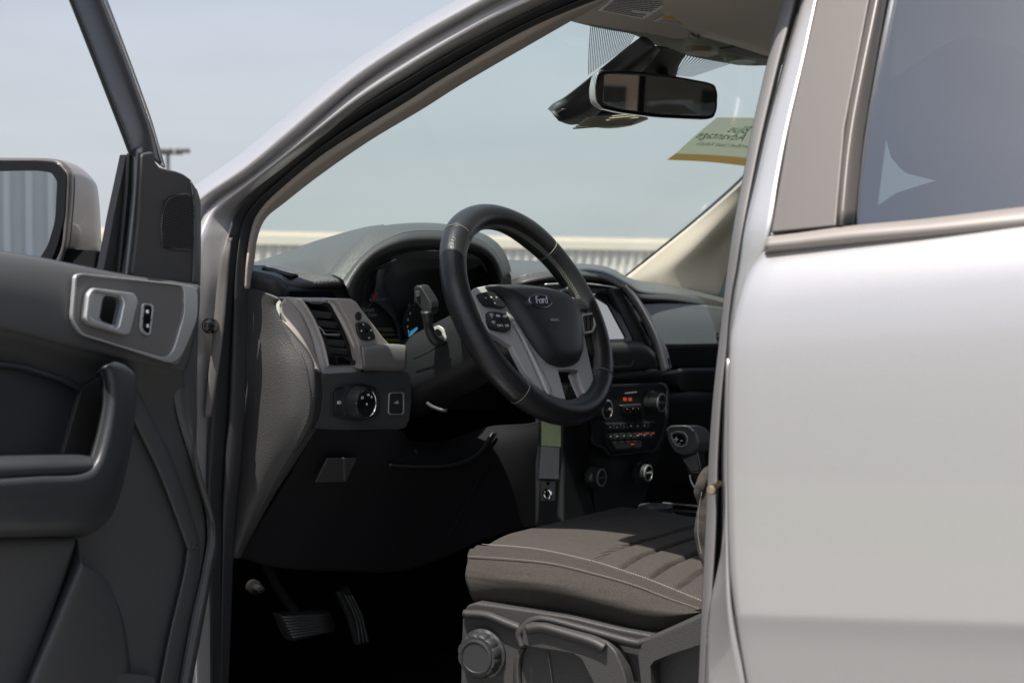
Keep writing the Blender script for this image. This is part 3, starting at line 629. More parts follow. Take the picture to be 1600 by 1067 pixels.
strips('divider_bar', [G(.036,[(207,238),(205,300),(198,370),(191,432)]), G(.050,[(212,236),(209,300),(202,370),(195,432)]), G(.050,[(219,232),(214,300),(208,370),(201,432)]), G(.030,[(224,230),(218,300),(212,370),(206,432)])], SATIN if False else mat('divider_reflection', (.16,.165,.17), .35, .5, var=.1), 30, 12)  # divider bar, with its silver reflection put into the grey metal
plate('corner_panel', G(.028,[(198,241),(202,262),(194,330),(181,429),(161,425),(178,335)]), mat('corner_grey', (.038,.036,.035), .5), DOOR, .01, .001)
strips('belt_seal', [G(.040,[(150,424),(200,431),(236,437)]), G(.055,[(152,427),(200,434.5),(238,440)])], RUB, 20)
pf0 = on('g',.02,122,-40)
pe = on('g',.02,-255,380); Lf = (pe-pf0).dot(DU)
tube('upper_frame', [pf0, pf0+DU*Lf*.25+V((0,0,.05)), pf0+DU*Lf*.55+V((0,0,.062)), pf0+DU*Lf*.84+V((0,0,.045)), pf0+DU*Lf*.95+V((0,0,-.02)), pe], .022, FRM.data.materials[0], DOOR, 50, 12)
# outer skin and lower structure, so the door has a real thickness
loft('door_skin', [G(-.035,[(-275,372),(-260,372),(0,400),(200,436),(304,448)]), G(-.06,[(-268,500),(-260,520),(0,540),(200,560),(302,580)]), G(-.06,[(-268,800),(-260,810),(0,820),(200,825),(302,800)]), G(-.03,[(-268,1250),(-260,1250),(0,1250),(150,1250),(255,1250)])], PAINT, DOOR, 30, 20, thick=.003)
# wing mirror on the outside of the door
U = lambda v, pts: Q('u', v, pts)
MR = loft('door_mirror', [U(.235,[(-140,252),(-40,250),(40,249.5),(76,250),(90,253),(100,264),(107,280),(106,330),(101,388),(84,420),(66,430),(-140,440)]),
    U(.225,[(-140,248),(-40,247),(40,247),(80,248),(98,253),(108,264),(113,280),(111,330),(104,388),(88,424),(66,436),(-140,446)]),
    U(.215,[(-140,248),(-40,247),(40,247),(82,249),(100,254),(111,266),(115,281),(113,330),(106,389),(90,425),(66,438),(-140,448)])], mat('mirror_housing', (.085,.078,.075), .40, grain=('n', 900, .2), var=.1), DOOR, 90, 8, thick=.004)
loft('mirror_cap', [U(.212,[(30,249),(80,250),(101,255),(112,267),(116,282),(113,330),(105,389),(92,392)]),
    U(.17,[(40,249),(84,249),(108,254),(124,268),(130,284),(130,330),(128,389),(110,393)]),
    U(.12,[(60,252),(95,252),(122,260),(140,276),(147,292),(150,335),(149,389),(130,393)]),
    U(.07,[(80,262),(108,262),(132,270),(149,286),(154,304),(157,345),(157,390),(140,393)]), U(.05,[(80,275),(108,280),(130,286),(145,296),(150,312),(153,345),(152,390),(140,393)])], mat('mirror_cap_paint', (.25,.225,.205), .42, .45, coat=.2, var=.05), MR, 60, 30, thick=.004)
plate('cap_underside', [on('u',.21,92,391), on('u',.21,106,391), on('u',.07,157,392), on('u',.07,140,392)], PLAS, MR, V((0,0,-.01)), .002)
ring('mirror_rim', rc(U(.238,[(-140,251),(60,251),(88,254),(103,271),(100,340),(88,390),(60,440),(-140,440)]),.3), rc(U(.238,[(-140,270),(58,267),(80,270),(89,283),(86,345),(74,385),(52,418),(-140,418)]),.3), BLK, MR, .01, .003)
plate('mirror_glass', rc(U(.236,[(-140,268),(58,266),(82,269),(90,283),(88,348),(75,388),(52,420),(-140,420)]),.25), MIRR, MR, .003, .0005)
plate('mirror_foot', [on('u',.19,88,412), on('u',.19,97,389), on('g',-.03,165,393), on('g',-.02,160,428)], VOID, MR, V((-.02,.03,0)), .003)
loft('mirror_foot_ridge', [[on('u',.192,103,413), on('u',.192,116,391)], [on('u',.190,106,413), on('u',.190,119,391)]], VOID, MR, 4, thick=.002)

# ------------------------------------------------------------------ dashboard
DB = loft('dashboard', [M((380,418,'x',.46),(440,399,'x',.44),(490,380.5,'x',.42),(535,367,'x',.38),(572,357.5,'x',.32),(600,353.5,'x',.28)),
    M((392,418,'x',.32),(440,412,'x',.32),(490,402,'x',.30),(525,392,'x',.28),(562,377,'x',.255),(597,358,'x',.25)),
    M((397,418,'x',.28),(430,419,'x',.268),(472,431,'x',.242),(514,431,'x',.225),(547,394,'x',.228),(588,359,'x',.235))], DASHT, T, 70, 30, thick=.003)
DB['label'] = 'charcoal grained dashboard with instrument hood, vents and centre stack'
A_ = [(514,432),(530,412),(552,387),(585,360),(624,352.5),(670,351),(710,355),(745,364),(770,377),(786,395),(795,418),(801,446)]
hx = [.225,.226,.23,.236,.24,.24,.24,.238,.236,.232,.225,.22]
B_ = [(537,440),(548,425),(566,404),(592,384),(630,367),(672,363.5),(712,367),(742,375),(763,387),(776,404),(784,424),(789,448)]
C_ = [(545,462),(552,440),(567,417),(592,397),(632,385),(672,383),(712,385),(740,389),(758,398),(771,412),(779,430),(783,450)]
D_ = [(560,500),(563,460),(574,430),(596,408),(634,393),(672,389),(712,391),(736,395),(752,404),(762,420),(768,440),(772,460)]
hz = lambda P, xs: [on('x', x, a, b) for (a, b), x in zip(P, xs)]
loft('instrument_hood', [hz(A_, hx), [p.lerp(q, .5)+V((.002,0,.003)) for p, q in zip(hz(A_, hx), hz(B_, [.195]*12))], hz(B_, [.195]*12)], DASHT, DB, 110, 14, thick=.003)
loft('hood_lip', [hz(B_, [.195]*12), hz([(a*.5+c*.5, b*.5+d*.5) for (a,b),(c,d) in zip(B_,C_)], [.186]*12), hz(C_, [.190]*12)], PLASG, DB, 110, 12, thick=.003)
loft('cluster_recess', [hz(C_, [.190]*12), hz(D_, [.27]*12)], PLAS, DB, 80, 8, thick=.003)
# corner block with demister slot
loft('shelf_top', [M((385,417,'x',.285),(430,419,'x',.266),(472,431,'x',.240),(514,431.5,'x',.223),(545,437,'x',.205)), M((387,421,'x',.272),(430,427,'x',.250),(470,440,'x',.232),(515,441,'x',.212),(545,441,'x',.20)), M((388,425,'y',.757),(432,436,'y',.732),(446,448,'y',.700),(492,450,'y',.632),(534,447,'y',.575))], DASHT, DB, 50, 12, thick=.003)
loft('shelf_side', [M((380,424,'y',.760),(405,429,'y',.750),(432,436,'y',.732),(445.5,448,'y',.702)), M((380,430,'y',.764),(405,436,'y',.754),(430,444,'y',.738),(443,455,'y',.712)), M((380,450,'y',.760),(405,455,'y',.750),(430,463,'y',.735),(439,466,'y',.712))], DASH, DB, 30, 10, thick=.003)
loft('shelf_front', [M((446,448,'y',.700),(470,450,'y',.665),(500,450,'y',.62),(532,447,'y',.575),(549,438,'y',.555)),
    M((444,455,'y',.706),(470,456,'y',.668),(500,456,'y',.623),(534,454,'y',.575),(551,446,'y',.552)),
    M((440,466,'y',.710),(468,466,'y',.666),(500,467,'y',.62),(535,468,'y',.57),(556,460,'y',.546))], mat('shelf_dark', (.035,.037,.041), .45, grain=('n', 900, .3)), DB, 60, 12, thick=.003)
gv_ = DB
slot = [on('x',.272,415,419), on('x',.238,466,432), on('x',.228,455,435.5), on('x',.255,409,422)]
plate('demister_slot', [p+V((0,0,.002)) for p in slot], VOID, DB, V((0,0,-.003)), 0)
for k in range(5):
    a = slot[0].lerp(slot[3], .1+k*.2); b = slot[1].lerp(slot[2], .1+k*.2); tube('demister_fin', [a+V((0,0,.003)), b+V((0,0,.003))], .0011 if k else .0018, SATIN if k == 0 else PLASG, DB, 6, 6)
# end cap next to the door opening
loft('dash_end_cap', [M((372,448,'y',.775),(410,455,'y',.772),(432,463,'y',.768),(438,466,'y',.765)), M((372,478,'y',.775),(405,480,'y',.772),(424,481,'y',.768),(432,482,'y',.765)), M((370,520,'y',.775),(400,520,'y',.772),(430,524,'y',.768),(455,526,'y',.76)),
    M((370,575,'y',.775),(405,575,'y',.775),(445,575,'y',.770),(480,576,'y',.755)), M((368,640,'y',.775),(405,640,'y',.775),(450,640,'y',.77),(485,640,'y',.75)), M((366,690,'y',.775),(400,690,'y',.775),(435,690,'y',.77),(465,690,'y',.755)),
    M((364,760,'y',.775),(385,760,'y',.775),(405,760,'y',.77),(424,760,'y',.755)), M((362,870,'y',.775),(365,870,'y',.775),(368,870,'y',.77),(372,870,'y',.755))], DASH, DB, 40, 60, thick=.004)
loft('end_cap_rim', [M((436,499,'y',.768),(447,520,'y',.765),(466,548,'y',.760),(478,588,'y',.757),(486,627,'y',.752),(479,660,'y',.752),(455,705,'y',.757)), M((441,502,'y',.764),(456,520,'y',.758),(480,552,'y',.750),(490,580,'y',.748),(492,627,'y',.745),(485,664,'y',.745),(460,706,'y',.752)), M((443,502,'y',.755),(459,520,'y',.75),(484,552,'y',.742),(493,580,'y',.740),(495,627,'y',.737),(488,664,'y',.737),(462,706,'y',.745))], DASH, DB, 60, 10, thick=.002)
loft('kick_strip', [M((480,672,'y',.745),(450,715,'y',.75),(410,775,'y',.76),(366,850,'y',.765)), M((487,670,'y',.735),(458,716,'y',.74),(417,778,'y',.75),(372,856,'y',.755)), M((494,672,'y',.72),(466,716,'y',.725),(425,780,'y',.735),(380,862,'y',.74))], PLASG, DB, 30, 8, thick=.003)
# vent with silver surround
VX = .185
def X(v, pts): return Q('x', v, pts)
sf = [(442,467),(446,466),(466,487),(483,523),(492,557),(497,579),(510,583.5),(562,583),(566,576),(564,570),(559,539),(546,507),(528,476),(520,467),(500,465.5),(470,465)]
VB = ring('vent_surround', cr(X(VX,[(444,466),(466,487),(483,523),(492,557),(500,583),(535,584),(563,582),(564,560),(556,530),(543,500),(528,474),(517,466),(490,465),(465,465)]), 84, True), cr(X(VX,[(469,469),(486,495),(499,525),(507,552),(511,571),(536,572),(562,571),(560,552),(552,526),(540,498),(526,476),(514,470.5),(492,469),(478,468.5)]), 84, True), SILV, DB, .012, .003)
loft('vent_bevel', [X(.202,[(446,466),(466,487),(483,523),(492,557),(499,580)]), X(.176,[(470,468),(487,495),(500,525),(508,552),(512,573)])], mat('vent_bevel_silver', (.55,.51,.48), .45, .1), DB, 40, 8, thick=.003)
loft('vent_side', [X(VX,[(444,466),(466,487),(483,523),(492,557),(500,583)]), M((437,476,'y',.758),(439,500,'y',.758),(457,530,'y',.755),(474,557,'y',.752),(490,578,'y',.745))], mat('vent_side_silver', (.42,.38,.35), .5, .1, var=.05), DB, 40, 8, thick=.003)
ring('vent_chrome', cr(X(VX-.003,[(471,470),(488,496),(501,525),(509,552),(512,571),(536,572),(563,571),(560,552),(552,526),(540,498),(526,476),(514,470),(492,469),(480,469)]), 84, True), cr(X(VX-.003,[(474,472),(491,498),(504,526),(511.5,552),(514,569),(536,570),(559,569),(556,552),(548,527),(536,500),(523,478),(512,473),(492,472),(482,472)]), 84, True), SATIN, DB, .003, .0008)
ring('vent_inner_wall', cr(X(VX+.002,[(473,471),(490,497),(503,525),(511,552),(514,570),(536,571),(561,570),(558,552),(550,526),(538,499),(524,477),(513,472),(492,471),(481,471)]), 84, True), cr(X(VX+.004,[(480,475),(496,499),(509,526),(516,552),(518,562),(536,563),(548,562),(545,548),(537,526),(526,500),(514,482),(507,477),(495,475),(486,475)]), 84, True), PLAS, DB, .03, .001)
plate('vent_void', X(VX+.035,[(455,455),(520,455),(560,520),(570,580),(500,585),(470,520)]), VOID, DB, .004, 0)
for k, (yl, x0, x1) in enumerate([(484,483,520),(499,489,528),(513,497,534),(528,503,541),(541,509,547),(554,514,552)]):
    a = on('x',VX+.006,x0,yl); b = on('x',VX+.006,x1,yl+4); dn = V((.004,.001,-.0085))
    plate('louvre', [a, b, b+dn, a+dn], PLASG, DB, V((0,0,-.0016)), .0006)
loft('vent_chrome_bar', [X(VX-.004,[(514,468),(521,470.5),(531,487),(547,518),(559,545),(565,568)]), X(VX-.007,[(513,470),(519,473),(528.5,489),(544.5,520),(556.5,547),(562,568)]), X(VX-.004,[(512,472),(517,475),(526,491),(542,522),(554,548),(559,568)])], MATS['vent_bevel_silver'], DB, 40, 8, thick=.002)
loft('vent_chrome_bar', [X(VX-.004,[(470,469),(488,497),(501,526),(508.5,552),(511.5,571)]), X(VX-.005,[(472,469),(490,497),(503,526),(510.5,552),(513.5,571)])], MATS['vent_bevel_silver'], DB, 40, 4, thick=.002)
plate('vent_tab', rc(X(VX-.001,[(508,517),(528,519),(532,521),(531,524),(511,524),(505,520)]),.3), BLK, DB, .012, .002)
tube('tab_chrome', X(VX-.004,[(498,511),(505,517),(508,522),(530,523)]), .0012, SATIN, DB, 20, 8)
ring('vent_clip', rc(X(VX+.001,[(481,470.5),(504,470.5),(505,473),(502,474.5),(487,474.5)]),.3), rc(X(VX+.001,[(484,471.3),(502,471.3),(502.5,472.5),(501,473.2),(487,473.2)]),.3), SATIN, DB, .002, .0004)
plate('vent_wheel', rc(X(VX-.004,[(512,562),(522,560),(524,557),(538,557.5),(543,562),(545,562.5),(558,563),(559,570),(513,570)]),.15), BLK, DB, .008, .001)
# silver panel between vent and wheel
SP = plate('fascia_panel', X(.168,[(519,467.5),(530,466),(550,467),(557,471),(566,483),(582,504),(600,528),(609,537.5),(615,539),(632,541),(633,573),(628,576),(566,577),(566,566),(560,538),(546,504),(529,475)]), mat('vent_side_silver', (.44,.39,.355), .5, .05, var=.05), DB, .02, .003)
loft('fascia_ledge', [X(.166,[(563,544),(590,541),(612,540),(633,542)]), X(.158,[(564,548),(590,545),(612,544),(633,546)]), X(.157,[(566,570),(590,570),(612,570),(633,569)]), X(.166,[(567,577),(590,577),(612,577),(631,576)])], SILVD, DB, 20, 12, thick=.003)
lathe('light_sensor', on('x',.167,560,494), V((-1,0,0)), [(.0065,-.003),(.0065,.001),(.005,.002),(.001,.0025)], PLAS, DB, 24)
MS = plate('mirror_switch', rc(X(.164,[(557,504),(573,503),(580,509),(588,527),(585,531),(576,533),(566,531),(560,521)]),.35), PLAS, DB, .005, .002)
for (a, b) in ((568,507),(565,517),(580,516),(577,528)): plate('switch_arrow', X(.1632,[(a-1.4,b),(a,b-1.6),(a+1.4,b),(a,b+1.4)]), WHT, MS, .0004, 0)
plate('switch_dial', rc(X(.1618,[(569,514),(574,513),(577,518),(574,521),(570,520)]),.35), BLK, MS, .003, .0006)
# lighting switch block
LB = plate('light_switch_block', rc(X(.168,[(503,585),(540,583),(629,579),(638,582),(642,591),(643,620),(640,655),(634,668),(620,672),(490,672),(500,655),(506,620)]),.2), PLASG, DB, .03, .004)
loft('block_side', [M((487,577,'y',.748),(484,600,'y',.750),(487,627,'y',.748),(483,652,'y',.748),(476,668,'y',.748)), M((497,580,'x',.172),(500,600,'x',.172),(500,627,'x',.172),(498,650,'x',.172),(490,671,'x',.172)), M((505,586,'x',.168),(507,605,'x',.168),(507,625,'x',.168),(504,650,'x',.168),(495,672,'x',.168))], DASH, DB, 40, 14, thick=.003)
ring('switch_bezel', rc(X(.165,[(519,608),(537,600),(564,597),(592,606),(595,628),(594,648),(566,659),(534,654),(519,648),(518,628)]),.4), rc(X(.165,[(521.5,610),(538,603),(564,600),(589.5,608),(591,628),(590.5,646),(565,656),(535,651),(522,646),(521,628)]),.4), PLAS, LB, .003, .0008)
plate('fog_switch', rc(X(.1655,[(523,611),(537,605),(541,612),(533,622),(534,634),(539,649),(524,645)]),.2), PLAS, LB, .003, .001)
for nm, pts in (('panel_switch',[(582,606),(589,609),(590,626),(582,627),(579,616)]), ('panel_switch',[(582,629),(590,629),(589,645),(580,649),(577,643)])): plate(nm, rc(X(.1655,pts),.2), PLAS, LB, .003, .001)
kc = on('x',.165,558,630)
kn = lathe('light_knob', kc, V((-1,0,0)), [(.0265,0),(.0255,.006),(.0235,.015),(.0225,.018)], PLAS, LB, 48)
kf = kc+V((-.018,0,.0005))
lathe('knob_ring', kf, V((-1,0,0)), [(.0228,-.001),(.0228,.0015),(.0205,.002),(.0200,.001)], CHR, LB, 48)
lathe('knob_face', kf, V((-1,0,0)), [(.0200,-.001),(.0200,.0005),(.0165,.0005),(.0160,-.0004),(.001,-.0004)], PLAS, LB, 48)
tx = V((0,-1,0)); tz = V((0,0,1)); ft = kf+V((-.0011,0,0))
text('knob_print', 'O', ft+V((0,.010,.009)), tx, tz, .0065, WHT, LB)
text('knob_print', '0', ft+V((0,0,-.001)), tx, tz, .0055, WHT, LB)
text('knob_print', '=D', ft+V((0,-.003,.0125)), tx, tz, .005, WHT, LB)
text('knob_print', 'A', ft+V((0,-.011,.009)), tx, tz, .0055, WHT, LB)
text('fog_print', '0D', on('x',.1650,530,629), tx, tz, .007, WHT, LB)
text('panel_print', 'o', on('x',.1650,585,618), tx, tz, .007, WHT, LB); text('panel_print', 'o', on('x',.1650,584,637), tx, tz, .007, WHT, LB)
BB = plate('bed_light_button', rc(X(.164,[(610,615),(628,614.5),(629.5,616),(629.5,643),(628,645),(611,645.5),(609,643)]),.15), PLAS, LB, .004, .001)
ring('button_frame', rc(X(.1655,[(608,613),(630,612.5),(632,615),(632,645),(629,648),(609,648),(607,645)]),.2), rc(X(.1655,[(610,615),(628,614.5),(630,616),(630,643),(628,646),(611,646),(609,643)]),.2), SATIN, LB, .002, .0006)
text('button_print', '-=D', on('x',.1635,619,629), tx, tz, .007, WHT, LB)
# knee panel, tray
lower = [M((488,668,'x',.17),(560,672,'x',.17),(622,672,'x',.17),(640,690,'x',.22),(700,690,'x',.24),(765,668,'x',.2),(850,655,'x',.12),(925,600,'x',.06)),
    M((474,700,'x',.19),(550,705,'x',.18),(610,716,'x',.18),(640,722,'x',.19),(700,722,'x',.20),(772,700,'x',.18),(850,690,'x',.12),(920,690,'x',.06)),
    M((440,760,'x',.24),(520,770,'x',.22),(590,775,'x',.22),(650,775,'x',.22),(710,770,'x',.21),(772,760,'x',.18),(850,750,'x',.13),(925,750,'x',.07)),
    M((372,868,'x',.32),(440,885,'x',.30),(540,890,'x',.29),(620,890,'x',.28),(690,870,'x',.25),(760,840,'x',.2),(850,820,'x',.14),(930,815,'x',.08))]
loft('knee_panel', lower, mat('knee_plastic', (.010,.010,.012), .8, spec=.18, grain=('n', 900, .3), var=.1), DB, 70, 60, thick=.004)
loft('tray_lip', [M((606,724,'x',.176),(650,727,'x',.186),(705,724,'x',.19),(745,706,'x',.185),(768,674,'x',.18)), M((606,728,'x',.176),(652,731,'x',.186),(708,728,'x',.19),(750,710,'x',.185),(774,676,'x',.18))], PLAS, DB, 40, 4, thick=.004)
loft('panel_seam', [M((690,850,'x',.215),(720,800,'x',.19),(745,750,'x',.18),(762,720,'x',.175),(770,705,'x',.175)), M((692,851,'x',.215),(722,801,'x',.19),(747,751,'x',.18),(764,721,'x',.175),(772,706,'x',.175))], MATS['knee_plastic'], DB, 30, thick=.002)
plate('fuse_pull', [on('x',.168,512,716), on('x',.168,558,716), on('x',.185,541,753), on('x',.185,493,754)], mat('pull_plastic', (.035,.034,.034), .6), DB, .003, .002)
plate('pull_rib', [on('x',.166,537,716), on('x',.166,541,716), on('x',.180,542,752), on('x',.180,538,752)], PLASG, DB, .006, .001)
# instruments
CX = .262
plate('cluster_back', X(.285,[(535,450),(590,400),(640,392),(735,392),(765,410),(775,450),(775,640),(535,640)]), CARP, DB, .005, 0)
CL = plate('instrument_cluster', X(CX+.01,[(550,470),(575,425),(620,405),(750,405),(768,440),(768,600),(560,600)]), PLAS, DB, .004, 0)
CB = mat('cluster_blue_grey', (.055,.066,.075), .35, var=.2)
loft('cluster_arch', [X(CX,[(591,420),(590,438),(586,452),(578,470),(590,474),(606,488),(618,505),(625,540)]), X(CX,[(611,419),(602,430),(603,447),(612,465),(620,485),(626,505),(629,525),(628,545)])], CB, CL, 50, thick=.002)
tube('gauge_needle', X(CX-.003,[(582,468),(586,462),(588,457)]), .0022, RED, CL, 8, 8)
tube('gauge_needle_stem', X(CX-.003,[(575,480),(584,466),(590,422)]), .0008, CB, CL, 20, 6)
text('cluster_text', 'Battery', X(CX-.006,[(576,484)])[0], tx, tz, .0095, mat('print_dim', (.20,.20,.20), .6), CL, align='CENTER')
text('cluster_text', 'See Door', X(CX-.006,[(577,492)])[0], tx, tz, .0095, MATS['print_dim'], CL)
for (y0, y1, c) in ((512,518,(.10,.085,.06)),(521,525,(.09,.09,.075)),(529,534,(.16,.19,.02))):
    plate('reflection_band', X(CX-.002,[(586,y0),(612+ (y0-512)*.5,y0),(617+(y0-512)*.6,y1),(592,y1)]), mat('band_%d' % y0, c, .3), CL, .001, 0)  # yellow and green reflections in the cluster glass, drawn as coloured plates
gcen = X(CX-.002,[(650,506)])[0]
lathe('gauge_ring', gcen, V((-1,0,0)), [(.034,0),(.034,.002),(.032,.002),(.032,0)], CB, CL, 48)
lathe('gauge_face', gcen, V((-1,0,0)), [(.031,0),(.031,.001),(.001,.001)], PLAS, CL, 48)
for k in range(9):
    a = math.radians(215-k*26); q = gcen+V((-.003,0,0))+(-tx*-1*math.cos(a)+tz*math.sin(a))*.026
    plate('gauge_tick', [q+tx*.0016+tz*.0022, q-tx*.0016+tz*.0022, q-tx*.0016-tz*.0022, q+tx*.0016-tz*.0022], WHT if k < 4 else CB, CL, .0004, 0)
plate('gauge_light', X(CX-.004,[(640,519),(652,511),(653,514),(643,524)]), GLOW, CL, .001, 0)
plate('gauge_light', X(CX-.004,[(638,515),(641,521),(643,530),(640,530)]), GLOW, CL, .001, 0)
text('gauge_number', '4', X(CX-.006,[(639,478)])[0], tx, tz, .012, MATS['print_dim'], CL)
text('gauge_number', '5', X(CX-.006,[(648,474)])[0], tx, tz, .012, MATS['print_dim'], CL)
# steering column and stalk
ca = -WN
def colsec(t, hw, hh, dz=0.):
    c = WC+ca*t+V((0,0,dz)); pts = []
    for k in range(40):
        a = 2*math.pi*k/40; ex = .62
        q = (abs(math.cos(a))**ex)*(1 if math.cos(a) > 0 else -1); s = (abs(math.sin(a))**ex)*(1 if math.sin(a) > 0 else -1)
        pts.append(c+V((0,1,0))*q*hw+WB*s*hh)
    return pts
cs_ = [colsec(.050,.045,.040), colsec(.053,.066,.052), colsec(.09,.070,.054), colsec(.15,.074,.056,.002), colsec(.21,.076,.056,.006), colsec(.30,.076,.056,.010)]
SC = loft('steering_column', cs_, mat('column_plastic', (.017,.018,.020), .5, spec=.35, grain=('n', 900, .3), var=.1), T, 40, 24, closed=True, idx=True)
tube('shroud_seam', M((646,561,'y',.484),(668,551,'y',.484),(686,541,'y',.484),(700,535,'y',.482)), .0009, VOID, SC, 20, 6)
plate('stalk_slot', rc(M((673,513,'y',.484),(684,508,'y',.484),(692,513,'y',.484),(697,531,'y',.484),(683,540,'y',.484),(676,536,'y',.484)),.25), SILV, SC, .004, .001)
plate('slot_void', rc(M((678,516,'y',.486),(684,513,'y',.486),(689,518,'y',.486),(691,530,'y',.486),(684,535,'y',.486)),.25), PLAS, SC, .003, .001)
SK2 = tube('turn_stalk', M((690,528,'y',.47),(684,533,'y',.495),(677,528,'y',.505),(670,512,'y',.515),(668,498,'y',.525),(666,486,'y',.53)), [.009,.0085,.008,.0075,.0075,.009], PLAS, SC, 40, 16)
plate('stalk_head', rc(M((646,449,'y',.535),(650,446,'y',.535),(657,447,'y',.535),(663,455,'y',.533),(673,472,'y',.53),(674,482,'y',.53),(671,492,'y',.53),(662,489,'y',.53),(651,476,'y',.532),(646,470,'y',.533)),.3), PLAS, SC, .022, .005)
plate('stalk_button', rc(M((648.5,454,'y',.5375),(654,455,'y',.5375),(655,463,'y',.5375),(650,464,'y',.5375)),.2), PLASG, SC, .003, .001)
tube('tilt_lever', M((668,630,'y',.47),(675,635,'y',.475),(688,640,'y',.475),(699,641,'y',.47)), .003, PLASG, SC, 20, 10)

# ------------------------------------------------------------------ steering wheel
R = .1690
SW = empty('tmp', (0,0,0), '', ''); bpy.data.objects.remove(SW)
def rimpt(a, r, tb): return WC+(WA*math.cos(a)+WB*math.sin(a))*(R+r*math.cos(tb))+WN*r*math.sin(tb)
def rim(name, a0, a1, m, parent, rad=lambda a: .0205, n=90, seg=28, caps=False):
    vs = []; fs = []
    for i in range(n):
        a = a0+(a1-a0)*i/(n-1); r = rad(a)
        if i in (0, n-1): r *= .94
        for k in range(seg):
            t = 2*math.pi*k/seg; vs.append(rimpt(a, r, t))
    for i in range(n-1):
        for k in range(seg): fs.append((i*seg+k, i*seg+(k+1) % seg, (i+1)*seg+(k+1) % seg, (i+1)*seg+k))
    fs += [tuple(range(seg)), tuple((n-1)*seg+k for k in range(seg))[::-1]]
    o = rawmesh(name, vs, fs, m, parent); return o
rg = math.radians
def rr(a):
    d = 0
    for c in (rg(55), rg(125)): d += math.exp(-((((a-c+math.pi) % (2*math.pi))-math.pi)/.28)**2)
    return .0200+.0022*d
S1, S2, S3, S4 = rg(42), rg(130), rg(229), rg(-43)
SW = rim('steering_wheel', S1, S2, LEAP, T, rr); SW['label'] = 'black leather steering wheel with silver spokes and an oval badge'
rim('rim_grip', S2+.004, S3, LEA, SW, rr); rim('rim_lower', S3+.004, S4+2*math.pi-.004, LEAP, SW, rr); rim('rim_grip', S4, S1-.004, LEA, SW, rr)
for s in (S1, S2, S3, S4):
    tube('seam_thread', [rimpt(s, rr(s)*.985, 2*math.pi*k/24) for k in range(24)], .0007, THW, SW, 48, 6, True)
def stitches(a0, a1, n):
    bm = bmesh.new()
    for i in range(n):
        a = a0+(a1-a0)*i/n; da = (a1-a0)/n
        for s in (1, -1):
            p = rimpt(a, rr(a)+.0004, math.pi+.16*s-.30); q = rimpt(a+da*.9, rr(a)+.0004, math.pi-.16*s-.30)
            d = (q-p); sd = d.cross(p-WC).normalized()*.0006; up = (WC-p).normalized()*.0004
            vv = [bm.verts.new(x) for x in (p-sd+up, p+sd+up, q+sd+up, q-sd+up)]; bm.faces.new(vv)
    me = bpy.data.meshes.new('rim_stitching'); bm.to_mesh(me); bm.free(); link('rim_stitching', me, THW, SW, False)
stitches(rg(8), rg(118), 66); stitches(rg(-50), rg(-12), 24)
Wp = lambda v, pts: Q('w', v, pts)
# back body and horizontal spokes
lathe('hub_body', WC-WN*.055-WB*.006, WN, [(.060,-.01),(.066,.0),(.070,.02),(.066,.035)], PLAS, SW, 48, 1.05, .95)
plate('side_spoke', rc(Wp(.004,[(884,450),(896,440),(905,436),(918,445),(936,480),(944,520),(940,548),(928,556),(918,548),(914,522),(926,516),(930,488),(908,470)]),.3), LEAP, SW, .022, .006)
plate('side_spoke', rc(Wp(.002,[(716,470),(724,452),(737,450),(746,474),(754,499),(764,520),(752,530),(734,512)]),.3), LEAP, SW, .022, .006)
sp = [(736,455),(744,449),(760,446),(800,446),(882,458),(908,470),(929,487),(932,505),(927,519),(914,524),(918,545),(926,583),(933,612),(928,617),(917,624),(909,601),(902,578),(888,577),(872,578),(878,600),(885,625),(868,621),(845,609),(834,598),(818,576),(806,553),(800,541),(782,529),(763,519),(754,499),(745,474)]
SPK = plate('spoke_trim', Wp(.006, sp), SILV, SW, .010, .002)
loft('spoke_bevel', [Wp(.0075,[(799,504),(809,521),(826,556),(842,592),(850,612)]), Wp(.014,[(804,506),(815,523),(833,558),(850,594),(858,617)]), Wp(.0075,[(812,520),(824,534),(842,568),(858,598),(864,620)])], mat('spoke_light', (.55,.52,.51), .45, .1), SW, 30, 8, thick=.002)
loft('spoke_leg_side', [Wp(.006,[(889,583),(896,580),(902,579)]), Wp(-.012,[(889,590),(892,588),(896,586)])], SILVD, SW, 8, 4, thick=.002)
loft('spoke_leg_face', [Wp(.004,[(889,586),(895,602),(905,624)]), Wp(-.004,[(901,578),(908,600),(918,624)])], mat('spoke_light2', (.50,.47,.46), .45, .1), SW, 10, 4, thick=.002)
cov = [(762,447),(775,445),(801,445),(830,448),(848,451),(866,456),(881,461),(890,468),(900,482),(905,498),(908,525),(909,548),(907,560),(900,568),(882,571.5),(866,568),(855,561),(842,547),(828,527),(806,492),(788,467)]
CV = dome('airbag_cover', Wp(.012, cov), mat('airbag_plastic', (.036,.038,.040), .45, grain=('n', 1300, .35), var=.08), SW, .020, WN, rings=10, edge=.006, power=.5, n=110)
loft('cover_step', [Wp(.0215,[(853,566),(870,552),(888,548),(905,550)])]+[Wp(.0205,[(853,567.5),(870,553.5),(888,549.5),(905,551.5)])], PLAS, CV, 20, thick=.001)
ec = on('w', .0335, 845, 470)
def ell(name, c, a, b, h, m, parent, k=48, ang=0.):
    pa = WA*math.cos(ang)+WB*math.sin(ang); pb = WB*math.cos(ang)-WA*math.sin(ang)
    return plate(name, [c+pa*math.cos(2*math.pi*i/k)*a+pb*math.sin(2*math.pi*i/k)*b for i in range(k)], m, parent, -WN*h, .0008)
EB = ell('badge', ec, .0305, .0118, .005, CHR, CV); ell('badge_well', ec-WN*.0045, .040, .0185, .006, PLAS, CV)
